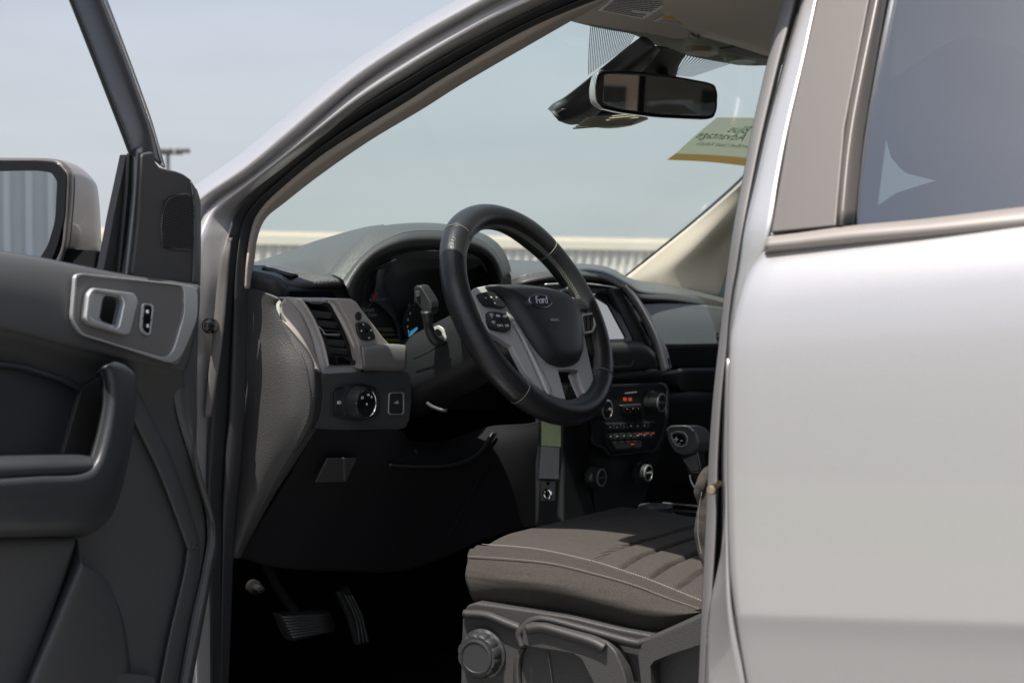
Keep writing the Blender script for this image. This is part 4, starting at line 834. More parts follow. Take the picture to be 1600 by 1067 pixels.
ell('badge_field', ec+WN*.0006, .0290, .0103, .001, mat('badge_blue', (.012,.022,.075), .25, coat=.5), CV)
text('badge_script', 'Ford', ec+WN*.0010+WB*.0005, WA, WB, .0185, WHT, CV, .0004, .35, space=.92)
AIRT = mat('emboss_grey', (.35,.35,.35), .6)
text('airbag_print', 'AIRBAG', on('w', .0335, 867, 500), WA, WB, .0072, AIRT, CV, .0003)
plate('airbag_mark', [on('w',.0325,869,508), on('w',.0325,871,508), on('w',.0325,873,513), on('w',.0325,871.5,513)], PLASG, CV, .0005, 0)
# switch pads
P1 = plate('audio_switch', rc(Wp(.0125,[(748,458),(766,454),(776,458),(787,469),(791,479),(785,480),(760,476),(753,468)]),.2), PLAS, SW, .008, .0015)
for (a, b) in ((759,465.5),(776,465)): text('switch_print', '<' if a < 765 else '>', on('w',.0130,a,b), WA, WB, .0065, WHT, P1)
text('switch_print', 'v', on('w',.0130,773,473.5), WA, WB, .006, WHT, P1); text('switch_print', 'M', on('w',.0130,768,465), WA, WB, .0045, WHT, P1)
tube('switch_groove', Wp(.0127,[(757,460),(765,463),(768,462),(772,470),(780,470)]), .0004, PLASG, P1, 20, 5)
P2 = plate('cruise_switch', rc(Wp(.0125,[(763,486),(775,486.5),(787,489),(794,493),(799,505),(799,514),(793,517),(780,515),(768,511),(764,500)]),.25), PLAS, SW, .008, .0015)
for s, a, b in (('SET',768.5,492),('+',768.5,496),('RES',778.5,493.5),('ON',789,494.5),('SET',771.5,503.5),('-',772,507),('CNCL',781.5,508.5),('OFF',792.5,509)):
    text('switch_print', s, on('w',.0130,a,b), WA, WB, .0058, WHT, P2)
plate('switch_rocker', rc(Wp(.0140,[(776,498),(785,499),(788,506),(779,505)]),.25), BLK, P2, .003, .0008)
plate('phone_switch', rc(Wp(.0125,[(890,466),(903,466),(915,474),(922,482),(918,484),(904,484),(900,479)]),.2), PLAS, SW, .008, .0015)
tube('switch_groove', Wp(.0128,[(893,469),(902,476),(906,475),(916,480)]), .0004, PLASG, SW, 16, 5)
ring('switch_surround', rc(Wp(.0145,[(908,491),(930,487),(932,508),(927,519),(913,521.5),(910,510)]),.2), rc(Wp(.0145,[(911,494),(927,491),(929,507),(925,516),(914,518.5),(912.5,508)]),.2), SILV, SW, .004, .001)
P4 = plate('voice_switch', rc(Wp(.0130,[(911,494),(927,491),(929,507),(925,516),(914,518.5),(912.5,508)]),.2), PLAS, SW, .004, .001)
for a in (916.5, 922.5): tube('switch_groove', Wp(.0136,[(a,494),(a+.6,516)]), .0006, VOID, P4, 6, 5)

# ------------------------------------------------------------------ centre of the dashboard
cp0 = M((780,408,'x',.46),(828,409.5,'x',.44),(880,412.5,'x',.42),(932,416,'x',.40),(956,422,'x',.38),(980,435,'x',.36),(1003,441,'x',.38),(1060,446.5,'x',.40),(1150,461,'x',.42))
cp1 = M((797,430,'x',.20),(828,425,'x',.17),(880,421,'x',.15),(925,423,'x',.135),(950,429,'x',.13),(978,443,'x',.14),(1003,454,'x',.17),(1060,459,'x',.19),(1150,474,'x',.2))
cp2 = M((800,445,'x',.165),(820,436,'x',.14),(870,427.5,'x',.11),(920,427.5,'x',.10),(950,433,'x',.10),(976,447,'x',.11),(1000,460,'x',.145),(1060,465,'x',.155),(1150,481,'x',.16))
cp3 = M((804,450,'x',.160),(822,443,'x',.135),(872,434.5,'x',.105),(918,434,'x',.095),(946,440,'x',.095),(970,453,'x',.105),(996,467,'x',.14),(1060,472,'x',.15),(1150,488,'x',.155))
cp4 = M((808,452,'x',.22),(824,448,'x',.2),(872,441,'x',.17),(915,440,'x',.16),(940,446,'x',.16),(964,458,'x',.17),(992,473,'x',.19),(1060,476,'x',.2),(1150,492,'x',.2))
loft('dash_pad', [cp0, cp1, cp2], DASHT, DB, 90, 26, thick=.003)
loft('dash_pad_lip', [cp2, cp3, cp4], PLASG, DB, 90, 12, thick=.003)
pf = M((985,476,'x',.150),(1040,474,'x',.150),(1090,476,'x',.150),(1150,484,'x',.150)), M((1005,500,'x',.143),(1045,500,'x',.143),(1090,502,'x',.143),(1150,506,'x',.143)), M((1030,541,'x',.135),(1060,541.5,'x',.135),(1100,540.5,'x',.135),(1150,539,'x',.135))
loft('passenger_fascia', list(pf), mat('fascia_blue_grey', (.17,.185,.20), .38, grain=('n', 1100, .3), var=.05), DB, 40, 20, thick=.003)
loft('passenger_fascia_lower', [pf[2], M((1035,546,'x',.14),(1060,546,'x',.14),(1100,545,'x',.14),(1150,544,'x',.14)), M((1045,576,'x',.165),(1065,575,'x',.165),(1100,574,'x',.165),(1150,572,'x',.165))], DASH, DB, 30, 16, thick=.003)
loft('passenger_shelf', [M((900,584,'x',.10),(960,583,'x',.09),(1048,580,'x',.11),(1065,577,'x',.15),(1115,576,'x',.15),(1160,575,'x',.15)), M((900,589,'x',.09),(960,588,'x',.08),(1048,585,'x',.10),(1068,581,'x',.14),(1115,580,'x',.14),(1160,579,'x',.14)), M((900,602,'x',.11),(960,602,'x',.10),(1048,600,'x',.12),(1068,612,'x',.16),(1115,612,'x',.16),(1160,610,'x',.16))], DASH, DB, 40, 14, thick=.003)
loft('glovebox', [M((1030,600,'x',.17),(1090,604,'x',.17),(1160,604,'x',.17)), M((1030,640,'x',.16),(1090,640,'x',.16),(1160,640,'x',.16)), M((1010,760,'x',.24),(1080,760,'x',.24),(1160,760,'x',.24))], PLAS, DB, 20, 14, thick=.004)
text('fascia_lettering', 'RANGER', on('x',.134,1124,526)+V((0,-.055,0)), tx, tz+V((.2,0,0)), .026, mat('letter_dark', (.02,.02,.022), .5), DB, .0008, space=1.6)
# display
SCN = V((-.955,0,.295)).normalized(); SCP = on('x',.086,925,495)
def TS(o, pts): return [PL(a, b, SCP+SCN*o, SCN) for a, b in pts]
plate('display_housing', X(.115,[(845,442),(905,441),(968,449),(985,470),(1015,530),(1026,575),(1000,583),(845,583)]), PLASG, DB, .05, .004)
tube('display_trim', X(.088,[(852,445),(900,443),(938,446),(962,450)]), .0022, SATIN, DB, 20, 8)
ring('display_frame', rc(TS(.002,[(852,452),(950,450),(990,533),(872,540)]),.1), rc(TS(.002,[(860,459),(941,458),(979,529),(878,532)]),.08), PLAS, DB, .006, .001)
DSP = plate('display_screen', TS(0,[(858,458),(943,457),(982,530),(876,534)]), mat('screen_glass', (.60,.55,.47), .05, 1.), DB, .002, 0)
plate('display_side', X(.083,[(952,452),(970,449.5),(1018,546),(991,533)]), mat('side_panel_grey', (.05,.052,.056), .4, var=.1), DB, .01, .002)
loft('stack_blade', [X(.085,[(969,448),(985,470),(1001,498),(1013,525),(1022,548),(1028,572)]), X(.068,[(973,446),(991,468),(1007,495),(1020,522),(1029,548),(1036,580)]), X(.072,[(983,450),(999,470),(1015,497),(1028,522),(1038,548),(1045,577)]), X(.10,[(990,456),(1004,474),(1020,499),(1033,524),(1043,548),(1049,575)])], SILV, DB, 50, 14, thick=.003)
tube('blade_chrome', X(.074,[(978,447),(993,466),(1009,492),(1023,518),(1034,546),(1042,572)]), .0026, MATS['vent_bevel_silver'], DB, 40, 8)
plate('blade_foot', rc(X(.080,[(1037,560),(1046,558),(1048,572),(1046,580),(1040,580)]),.3), BLK, DB, .008, .002)
loft('stack_ledge', [X(.082,[(872,536),(940,535),(991,534),(1020,549)]), X(.066,[(872,545),(940,543),(1000,543),(1022,556)]), X(.070,[(872,578),(940,578),(1000,577),(1026,576)])], DASH, DB, 24, 12, thick=.003)
plate('storage_slot', rc(X(.065,[(963,555),(988,555),(991,559),(986,571),(963,572)]),.2), PLAS, DB, .006, .0015)
ring('slot_rim', rc(X(.0645,[(958,553),(989,553),(993,558),(987,573),(958,574)]),.2), rc(X(.0645,[(960,555),(988,555),(990.5,559),(985.5,571),(960,572)]),.2), SILVD, DB, .002, .0006)
# radio and climate panel
plate('stack_lower', X(.075,[(890,600),(1044,599),(1048,640),(1040,690),(1012,770),(1000,815),(880,830),(880,640)]), PLAS, DB, .06, .006)
RP = plate('radio_panel', rc(X(.056,[(925,606),(957,603),(1036,600),(1043,608),(1042,650),(1036,680),(1025,703),(954,711),(946,700),(925,690)]),.2), PLAS, DB, .02, .003)
ring('radio_panel_edge', rc(X(.0545,[(925,604),(957,601),(1037,598),(1045,607),(1044,650),(1038,681),(1027,705),(953,713),(944,701),(925,692)]),.2), rc(X(.0545,[(925,607),(957,604),(1035,601),(1042,608),(1041,650),(1035,680),(1025,702),(954,710),(947,699),(925,689)]),.2), PLASG, DB, .003, .0006)
def knob(px, py, x, r, h, m=PLAS, par=None, face=True):
    c = on('x', x, px, py); par = par or DB
    k = lathe('stack_knob', c+V((h,0,0)), V((-1,0,0)), [(r*1.12,-h*.2),(r*1.12,h*.1),(r,h*.2),(r*.96,h*.95),(r*.9,h)], m, par, 40, wob=lambda g, q, hh: 1+.012*math.cos(24*g) if q > r*.95 else 1)
    lathe('knob_ring', c, V((-1,0,0)), [(r*.94,-.002),(r*.94,.001),(r*.80,.0015),(r*.78,.0)], SATIN, par, 40)
    lathe('knob_face', c, V((-1,0,0)), [(r*.78,-.001),(r*.78,.0005),(r*.5,.001),(.0005,.001)], m, par, 40)
    if face: text('knob_print', 'MENU' if r > .014 else 'AUTO', c+V((-.0015,0,0)), tx, tz, r*.42, MATS['print_dim'], par)
knob(1034,629,.028,.0185,.022); knob(949,640,.030,.0185,.020); knob(940,746,.045,.0165,.02); knob(1013,739,.045,.0165,.02)
for px, py in ((977,624),(985,624)): plate('warning_lamp', rc(X(.0545,[(px-2.4,py-2.8),(px+2.4,py-3),(px+2.6,py+2.4),(px-2.2,py+2.6)]),.3), ORG, RP, .001, 0)
text('radio_print', 'PASSENGER AIR BAG', X(.0545,[(986,614)])[0], tx, tz, .0045, MATS['print_dim'], RP)
BT = plate('button_bank', rc(X(.050,[(972,633),(1003,631),(1004,636),(1000,644),(977,647)]),.15), PLASG, RP, .008, .001)
for k in range(3): plate('radio_button', rc(X(.0488,[(976+k*9,636-k*.5),(984+k*9,635.5-k*.5),(983+k*8.6,643-k*.7),(978+k*8.6,643.5-k*.7)]),.2), BLK, BT, .003, .0008); 
for k, s in enumerate(('<<','II','>>')): text('button_print', s, X(.0483,[(980+k*9,639.5-k*.5)])[0], tx, tz, .004, MATS['print_dim'], BT)
BK = plate('climate_panel', rc(X(.052,[(946,661),(1024,658),(1024,672),(1022,690),(1008,703),(956,706),(947,692)]),.15), PLAS, RP, .006, .001)
for r_, (yy, n_) in enumerate(((663,7),(677,7))):
    for k in range(n_):
        x0 = 949+k*10.7; y0 = yy+ (1 if r_ else 0)-k*.5
        b = plate('climate_button', rc(X(.0505,[(x0,y0),(x0+9.6,y0-.5),(x0+9.6,y0+9),(x0,y0+9.6)]),.15), PLASG if r_ else PLAS, BK, .003, .0006)
        text('button_print', ('PWR','MAX','A/C','REC','FAN','REAR','DEF')[k] if r_ else ('1','2','3','4','5','6','7')[k], X(.0500,[(x0+4.8,y0+4.6)])[0], tx, tz, .0036, MATS['print_dim'], BK)
for px, py in ((1001.5,678),(1012,677),(1021,676.5),(989,694)): plate('button_lamp', X(.0495,[(px-2,py-.9),(px+2,py-1),(px+2,py+.9),(px-2,py+1)]), ORG, BK, .001, 0)
plate('climate_button', rc(X(.0505,[(956,690),(1003,688),(1003,699),(962,702)]),.15), PLASG, BK, .003, .0008)
# ------------------------------------------------------------------ console, shifter
CS = box('centre_console', (-.38, -.01, .66), .92, .27, .48, PLAS, T, .02); CS['label'] = 'dark centre console between the front seats'
plate('console_top', [V((.06,.10,.905)), V((.06,-.12,.905)), V((-.6,-.12,.905)), V((-.6,.10,.905))], BLK, CS, V((0,0,-.01)), .003)
tube('console_trim', [V((.05,-.115,.910)), V((-.2,-.118,.910)), V((-.6,-.12,.910))], .002, SATIN, CS, 10, 8)
dc = on('z', .912, 1024, 803)
lathe('drive_mode_dial', dc, V((0,0,1)), [(.036,-.004),(.036,.0),(.033,.001),(.032,.0015)], SATIN, CS, 40)
lathe('dial_grip', dc, V((0,0,1)), [(.030,0),(.030,.014),(.028,.016),(.001,.016)], mat('dial_grey', (.07,.07,.072), .4), CS, 40, wob=lambda g, q, h: 1+.02*math.cos(20*g))
SH = plate('gear_selector', rc(Q('y',.03,[(1039,670),(1047,665),(1066,664),(1078,666),(1087,676),(1091,690),(1088,702),(1080,709),(1064,712),(1053,707),(1043,691)]),.3), mat('selector_black', (.085,.085,.083), .3, grain=('n', 700, .2), var=.1), CS, V((-.020,-.018,.0)), .006, seg=5)
ring('selector_ring', rc(Q('y',.0325,[(1047,676),(1058,673),(1069,675),(1075,684),(1073,696),(1064,699),(1055,696),(1048,684)]),.35), rc(Q('y',.0325,[(1049,677.5),(1058,675),(1068,676.5),(1073,684),(1071,694.5),(1063,697),(1056,694.5),(1050,684)]),.35), SATIN, CS, .003, .0006)
plate('selector_button', rc(Q('y',.0335,[(1050,679),(1058,677),(1067,678),(1071,685),(1069,693),(1062,695),(1057,692),(1051,685)]),.35), BLK, CS, .004, .001)
text('selector_print', '+', on('y',.0345,1056.5,687), V((-1,0,0)), tz, .018, WHT, CS); text('selector_print', '-', on('y',.0345,1065,687), V((-1,0,0)), tz, .018, WHT, CS); text('selector_print', 'DW', on('y',.0345,1061,693), V((-1,0,0)), tz, .003, WHT, CS)
plate('selector_stem', Q('y',.02,[(1060,706),(1086,700),(1094,735),(1097,770),(1084,752),(1074,740)]), PLAS, CS, .03, .005)
plate('stem_inlay', Q('y',.0225,[(1066,718),(1088,709),(1092,735),(1079,736)]), mat('inlay_grey', (.20,.20,.19), .3, .4), CS, .003, .001)
tube('selector_rim', Q('y',.034,[(1042,672),(1048,666.5),(1066,665.5),(1077,667),(1084,674)]), .0014, SATIN, CS, 24, 8)
tube('stem_chrome', Q('y',.024,[(1078,742),(1080,752),(1087,763),(1098,772)]), .0022, SATIN, CS, 16, 8)
tube('stem_edge', Q('y',.024,[(1089,704),(1093,722),(1094,736),(1080,738)]), .0012, mat('copper_edge', (.5,.33,.24), .35, 1.), CS, 16, 6)

# ------------------------------------------------------------------ pedals
BP = plate('brake_pedal', [on('x',.42,437,958), on('x',.42,517,953), on('x',.42,526,980), on('x',.42,521,987), on('x',.42,460,1002), on('x',.42,450,990)], RUB, T, .02, .004)
for k in range(8):
    u = .08+k*.12; a = on('x',.418,440,961).lerp(on('x',.418,458,998), u); b = on('x',.418,514,957).lerp(on('x',.418,521,986), u); tube('tread_bar', [a, b], .0022, RUBG if False else mat('tread', (.09,.09,.09), .45), BP, 4, 6)
tube('pedal_arm', M((415,880,'x',.56),(440,925,'x',.50),(470,968,'x',.44)), .009, CARP, BP, 16, 10)
AP = plate('accelerator_pedal', [on('x',.40,530,925), on('x',.40,545,915), on('x',.40,566,955), on('x',.40,579,1003), on('x',.40,560,1008), on('x',.40,548,965)], RUB, T, .012, .003)
for k in range(3): tube('tread_bar', M((540+k*5,930,'x',.398),(556+k*5,965,'x',.398),(562+k*6,1003,'x',.398)), .0016, MATS['tread'], AP, 12, 6)
lathe('hood_release', on('x',.40,394,916), V((-1,.3,0)), [(.012,0),(.012,.01),(.006,.012),(.006,.03),(.001,.031)], mat('release_grey', (.015,.015,.015), .8, spec=.1), T, 20)
plate('release_tag', rc(M((441,871,'x',.30),(447,869,'x',.30),(453,870,'x',.30),(452,874,'x',.30),(443,875,'x',.30)),.3), WHT, T, .002, .0005)

# ------------------------------------------------------------------ driver seat
S3_ = M((757,854,'y',.585),(840,861,'y',.585),(922,878.5,'y',.585),(964,891,'y',.585),(1010,906.5,'y',.585),(1052,923,'y',.585),(1096,941,'y',.585),(1150,962,'y',.585))
cush = [M((748,946,'y',.60),(810,952,'y',.60),(890,964,'y',.60),(970,984,'y',.60),(1020,995,'y',.60),(1055,990,'y',.60),(1100,966,'y',.60),(1150,945,'y',.60)),
    M((738,936,'y',.635),(805,944,'y',.635),(885,956,'y',.635),(965,974,'y',.635),(1015,984,'y',.635),(1050,977,'y',.635),(1096,957,'y',.635),(1150,940,'y',.635)),
    M((727,902,'y',.645),(795,908,'y',.655),(868,918,'y',.658),(940,936,'y',.658),(1000,952,'y',.655),(1045,958,'y',.65),(1095,955,'y',.64),(1150,950,'y',.63)),
    M((733,871,'y',.628),(795,875,'y',.632),(862,882,'y',.632),(930,898,'y',.632),(990,915,'y',.632),(1045,936,'y',.630),(1094,953,'y',.626),(1150,975,'y',.62)),
    [p+V((0,.020,.0045)) for p in S3_], S3_]
SEAT = loft('driver_seat', cush, FAB, T, 90, 60, thick=.004); SEAT['label'] = 'dark cloth driver seat with ribbed cushion and pale stitching'
far_z = on('y',.2,1084,813).z
NC = 220; Nr = 40; vs = []; fs = []
base = cr(S3_, NC, False, True)
for j in range(Nr):
    v = j/(Nr-1)
    for i in range(NC):
        u = i/(NC-1)*7; p = base[i]; y = .585-.40*v
        zc = p.z+(.010*math.sin(min(v*5,1)*math.pi/2))
        zt = zc+(far_z+.003-zc)*max(0,(v-.12)/.88)**.8*(1 if u > 1.5 else .35+.65*u/1.5)
        ph = (u-2) % 1 if u > 2 else None; puff = 0
        if u > 1.97:
            f = (u-2) % 1; puff = -.010*(math.exp(-(min(f,1-f)/.08)**2))
            puff *= min(1, v*14)
        edge = -.004*math.exp(-(v/.02)**2)
        vs.append(V((p.x+.012*v, y, zt+puff+edge)))
for j in range(Nr-1):
    for i in range(NC-1): fs.append((j*NC+i, j*NC+i+1, (j+1)*NC+i+1, (j+1)*NC+i))
INS = rawmesh('cushion_insert', vs, fs, FABI, SEAT)
def dashes(name, pts, n, w=.0006, lift=V((0,.0008,.0012)), par=None, fill=.6):
    P = cr(pts, n*2, False, False); bm = bmesh.new()
    for i in range(0, n*2-1, 2):
        a, b = P[i], P[i].lerp(P[i+1], fill*1.6); d = (b-a).normalized(); s = d.cross(V((0,.6,.8))).normalized()*w
        vv = [bm.verts.new(x+lift) for x in (a-s, a+s, b+s, b-s)]; bm.faces.new(vv)
    me = bpy.data.meshes.new(name); bm.to_mesh(me); bm.free(); return link(name, me, THR, par, False)
dashes('seat_stitching', [p+V((0,.004,.0035)) for p in S3_], 110, .0005, par=SEAT, fill=.4)
dashes('seat_stitching', [p+V((0,.003,.002)) for p in cush[3]], 110, .0003, par=SEAT, fill=.4)
tube('seat_piping', [p+V((0,.0005,0)) for p in cush[3]], .0014, FAB, SEAT, 120, 8)
# cushion front and far flank
loft('cushion_front', [[V((c[0].x, c[0].y, c[0].z)) for c in cush]+[vs[j*NC] for j in range(4, Nr, 7)], [V((c[0].x+.03, min(c[0].y,.6)-.02, c[0].z-.02)) for c in cush]+[vs[j*NC]+V((.03,0,-.03)) for j in range(4, Nr, 7)], [V((.0, .55, .80)) for c in cush]+[V((0,.2,.80)) for j in range(4, Nr, 7)]], FAB, SEAT, 40, 12, idx=False, thick=.003)
box('cushion_core', (-.40, .40, .82), .72, .38, .12, FAB, SEAT, .03)
bp_ = [(722,958),(730,945),(742,941),(812,951),(890,963),(968,982),(1020,992),(1048,990),(1096,964),(1160,935),(1160,1180),(722,1180),(719,1060)]
SB = plate('seat_base', rc(Q('y',.655, bp_), .2), mat('seat_base_plastic', (.036,.035,.035), .55, grain=('v', 560, .5), var=.12), SEAT, .03, .005)
loft('base_ridge', [Q('y',.668,[(812,1010),(808,990),(818,976),(832,966),(856,965),(915,980),(985,999),(1004,1000),(1036,988),(1094,962),(1150,935)]), Q('y',.676,[(816,1010),(812,991),(822,979),(834,969),(856,968),(914,983),(984,1002),(1006,1003),(1038,991),(1096,966),(1150,940)]), Q('y',.660,[(822,1010),(818,992),(828,982),(838,973),(857,972),(912,988),(983,1007),(1006,1008),(1040,996),(1098,972),(1150,945)])], MATS['seat_base_plastic'], SB, 80, 10, thick=.003)
loft('base_ridge', [Q('y',.658,[(724,955),(760,957),(790,968),(812,976)]), Q('y',.666,[(724,958),(760,961),(789,972),(811,981)]), Q('y',.657,[(724,963),(760,965),(788,977),(809,987)])], MATS['seat_base_plastic'], SB, 30, 10, thick=.003)
LV = plate('height_lever', rc(Q('y',.682,[(815,1006),(816,979),(828,972),(850,973),(925,993),(948,1003),(962,1018),(975,1050),(992,1120),(945,1120),(928,1070),(908,1030),(894,1021),(824,1010)]),.25), MATS['seat_base_plastic'], SB, .02, .004, seg=4)
loft('lever_edge', [Q('y',.683,[(820,977),(846,974),(880,982),(925,995),(948,1006)]), Q('y',.690,[(822,982),(846,979),(880,988),(922,1001),(944,1012)]), Q('y',.684,[(824,989),(846,987),(880,996),(920,1008),(940,1019)])], MATS['seat_base_plastic'], SB, 30, 8, thick=.002)
loft('base_recess', [Q('y',.657,[(812,1012),(804,1030),(802,1060),(808,1120)]), Q('y',.664,[(816,1012),(809,1030),(808,1060),(814,1120)]), Q('y',.657,[(822,1012),(816,1030),(815,1060),(822,1120)])], MATS['seat_base_plastic'], SB, 20, 8, thick=.002)
tube('base_seam', Q('y',.657,[(856,1020),(860,1045),(866,1090)]), .001, mat('seam_grey', (.12,.12,.12), .5), SB, 10, 6)
ring('recliner_frame', rc(Q('y',.682,[(997,1024),(1003,1006),(1040,990),(1096,966),(1160,940),(1160,1140),(1010,1140)]),.15), rc(Q('y',.682,[(1016,1040),(1022,1032),(1050,1021),(1096,1006),(1170,985),(1170,1150),(1022,1150)]),.15), MATS['seat_base_plastic'], SB, .02, .004)
kc2 = on('y', .656, 758, 1019)
lathe('lumbar_knob', kc2, V((-.15,1,0)), [(.034,0),(.034,.008),(.031,.010),(.031,.022),(.028,.026),(.024,.026)], PLAS, SB, 72, wob=lambda g, r, h: 1-.06*max(0, math.cos(12*g))**2 if r > .026 and h > .009 else 1)
lathe('knob_cap', kc2, V((-.15,1,0)), [(.024,.024),(.0235,.028),(.021,.029),(.020,.027),(.001,.0275)], PLAS, SB, 48)
# seat back and head restraint, seen as a sliver beside the pillar and as silhouettes through the rear glass
BKS = loft('seat_back', [M((1100,762,'y',.60),(1091,790,'y',.60),(1086,815,'y',.60),(1085,838,'y',.60),(1092,868,'y',.60),(1105,900,'y',.60)), M((1125,700,'y',.57),(1118,760,'y',.59),(1112,810,'y',.60),(1112,850,'y',.60),(1120,900,'y',.60),(1130,940,'y',.60)), M((1180,650,'y',.56),(1180,700,'y',.57),(1170,800,'y',.58),(1170,850,'y',.58),(1180,900,'y',.58),(1180,940,'y',.58))], FAB, SEAT, 30, 14, thick=.012)
dashes('back_stitching', M((1097,770,'y',.612),(1092,800,'y',.612),(1091,835,'y',.612),(1096,865,'y',.612)), 26, .0004, par=SEAT)
box('back_core', (-.70, .40, 1.02), .12, .44, .42, FAB, SEAT, .05, (V((.94,0,.34)).normalized(), V((0,1,0)), V((-.34,0,.94)).normalized()))
plate('head_restraint', rc(Q('y',.44,[(1377,130),(1379,216),(1387,247),(1408,270),(1460,283),(1560,287),(1640,280),(1660,110),(1500,50)]),.2), FAB, SEAT, V((-.02,-.10,0)), .01)
plate('seat_shoulder', rc(Q('y',.46,[(1330,420),(1345,345),(1364,324),(1398,301),(1458,282),(1560,283),(1700,300),(1780,460),(1330,470)]),.15), FAB, SEAT, V((-.03,-.12,0)), .01)
plate('pillar_inner_trim', Q('t',-.10,[(1300,420),(1352,420),(1364,324),(1380,214),(1388,100),(1402,-60),(1270,-60)]), PLASG, T, .01, .003)
PS = box('passenger_seat', (-.67, -.42, 1.05), .12, .46, .50, FAB, T, .05, (V((.94,0,.34)).normalized(), V((0,1,0)), V((-.34,0,.94)).normalized()))
box('head_restraint', (-.80, -.42, 1.47), .10, .26, .20, FAB, PS, .045)
box('seat_cushion', (-.38, -.42, .84), .50, .46, .12, FAB, PS, .04)
box('rear_bench', (-1.5, 0, 1.05), .14, 1.35, .60, FAB, T, .05)

# ------------------------------------------------------------------ overhead: sun visor, roof console, mirror
OHP = lambda z, pts: Q('z', z, pts)
RF = loft('roof_front', [M((860,-40,'d',2.05),(878,12,'d',2.10),(882,29,'d',2.14),(893,34,'d',2.18),(925,42,'d',2.28),(955,48,'d',2.36),(988,54,'d',2.42),(1012,66,'d',2.48),(1040,77,'d',2.54),(1068,86,'d',2.60),(1120,96.5,'d',2.66),(1168,103,'d',2.72),(1230,101,'d',2.80),(1290,95,'d',2.88)),
     M((900,-60,'d',2.07),(915,0,'d',2.12),(930,15,'d',2.17),(950,18,'d',2.21),(975,22,'d',2.29),(1000,28,'d',2.37),(1030,36,'d',2.43),(1060,46,'d',2.48),(1090,56,'d',2.54),(1115,62,'d',2.60),(1150,70,'d',2.67),(1190,76,'d',2.73),(1240,78,'d',2.81),(1300,75,'d',2.89)),
     M((960,-80,'d',2.10),(985,-30,'d',2.15),(1000,-20,'d',2.19),(1020,-15,'d',2.24),(1040,-10,'d',2.30),(1060,-4,'d',2.38),(1085,2,'d',2.44),(1110,8,'d',2.50),(1140,14,'d',2.55),(1165,20,'d',2.61),(1190,26,'d',2.68),(1220,30,'d',2.75),(1260,34,'d',2.82),(1310,36,'d',2.90)),
     M((1040,-110,'d',2.06),(1060,-80,'d',2.11),(1080,-70,'d',2.16),(1100,-66,'d',2.21),(1120,-62,'d',2.26),(1140,-58,'d',2.34),(1160,-54,'d',2.40),(1180,-50,'d',2.46),(1200,-46,'d',2.51),(1220,-42,'d',2.58),(1240,-36,'d',2.66),(1265,-30,'d',2.72),(1290,-24,'d',2.80),(1330,-18,'d',2.86))], HEADL, T, 80, 30, thick=.004)
RF['label'] = 'taupe roof lining above the windscreen with visor and map lamps'
# visor labels lie on a plane through the visor
va = on('d',2.10,930,24); vb = on('d',2.33,1060,46); vc = on('d',2.06,1000,-16)
vn = (vb-va).cross(vc-va).normalized()
if vn.dot(CAM-va) < 0: vn = -vn
def vis(px, py, o=.002): return PL(px, py, va+vn*o, vn)
vrow = [[(893,32),(935,40),(985,49),(1030,56),(1048,60),(1068,60),(1080,57),(1088,52)], [(886,20),(930,27),(980,36),(1030,46),(1055,51),(1074,52),(1088,50),(1096,46)], [(900,-30),(950,-22),(1000,-14),(1040,-6),(1075,2),(1100,8),(1125,12),(1140,12)], [(960,-110),(1000,-106),(1050,-98),(1100,-84),(1140,-70),(1180,-58),(1215,-48),(1240,-40)]]
VS = loft('sun_visor', [[vis(x, y, .0) for x, y in r] for r in vrow], mat('visor_vinyl', (.56,.49,.43), .75, grain=('n', 900, .3), var=.05), RF, 60, 24, thick=.012)
LB1 = plate('warning_label', [vis(964,-8), vis(935,17), vis(1006,31), vis(1066,-8)], LAB, VS, .0006, 0)
def lines(name, a, b, c, d, n, m, par, w=.34, seed=1, u0=.06, u1=.95):
    rnd = random.Random(seed); vs = []; fs = []
    for i in range(n):
        v0 = (i+.5-w/2)/n; v1 = (i+.5+w/2)/n; u = u0
        L = u1 if rnd.random() > .25 else u0+(u1-u0)*rnd.uniform(.5,.9)
        while u < L:
            e = min(L, u+rnd.uniform(.03,.10)); k = len(vs)
            f = lambda s, t: a.lerp(b, s).lerp(d.lerp(c, s), t)
            vs += [f(u,v0), f(e,v0), f(e,v1), f(u,v1)]; fs.append((k,k+1,k+2,k+3)); u = e+.012
    return rawmesh(name, vs, fs, m, par, False)
INK = mat('ink_grey', (.16,.16,.16), .7)
lines('label_text', vis(962,-6,.0030), vis(1064,-7,.0030), vis(1005,29.5,.0030), vis(936.5,16.5,.0030), 12, INK, LB1, .45)
LB2 = plate('airbag_label', [vis(1063,12), vis(1121,21), vis(1086,42), vis(1021,34)], LAB, VS, .0006, 0)
plate('label_header', [vis(1063,12,.0030), vis(1121,21,.0030), vis(1117,24.5,.0030), vis(1058,15.5,.0030)], YEL, LB2, .0004, 0)
plate('label_header', [vis(1039,25.5,.0030), vis(1095,33.5,.0030), vis(1091,36.5,.0030), vis(1034,28.5,.0030)], YEL, LB2, .0004, 0)
text('label_word', 'WARNING', vis(1089,18,.0040), vis(1110,20)-vis(1070,14), vis(1063,12)-vis(1050,20), .0075, PRK, LB2, .0001)
lines('label_text', vis(1068,17.5,.0036), vis(1112,24.5,.0036), vis(1097,32,.0036), vis(1052,25,.0036), 4, INK, LB2, .4, 5)
lines('label_text', vis(1036,30,.0036), vis(1090,37,.0036), vis(1082,41.5,.0036), vis(1024,33.8,.0036), 3, INK, LB2, .4, 8)
plate('label_pictogram', [vis(1056,18,.0036), vis(1064,19,.0036), vis(1058,25,.0036), vis(1051,24,.0036)], INK, LB2, .0003, 0)
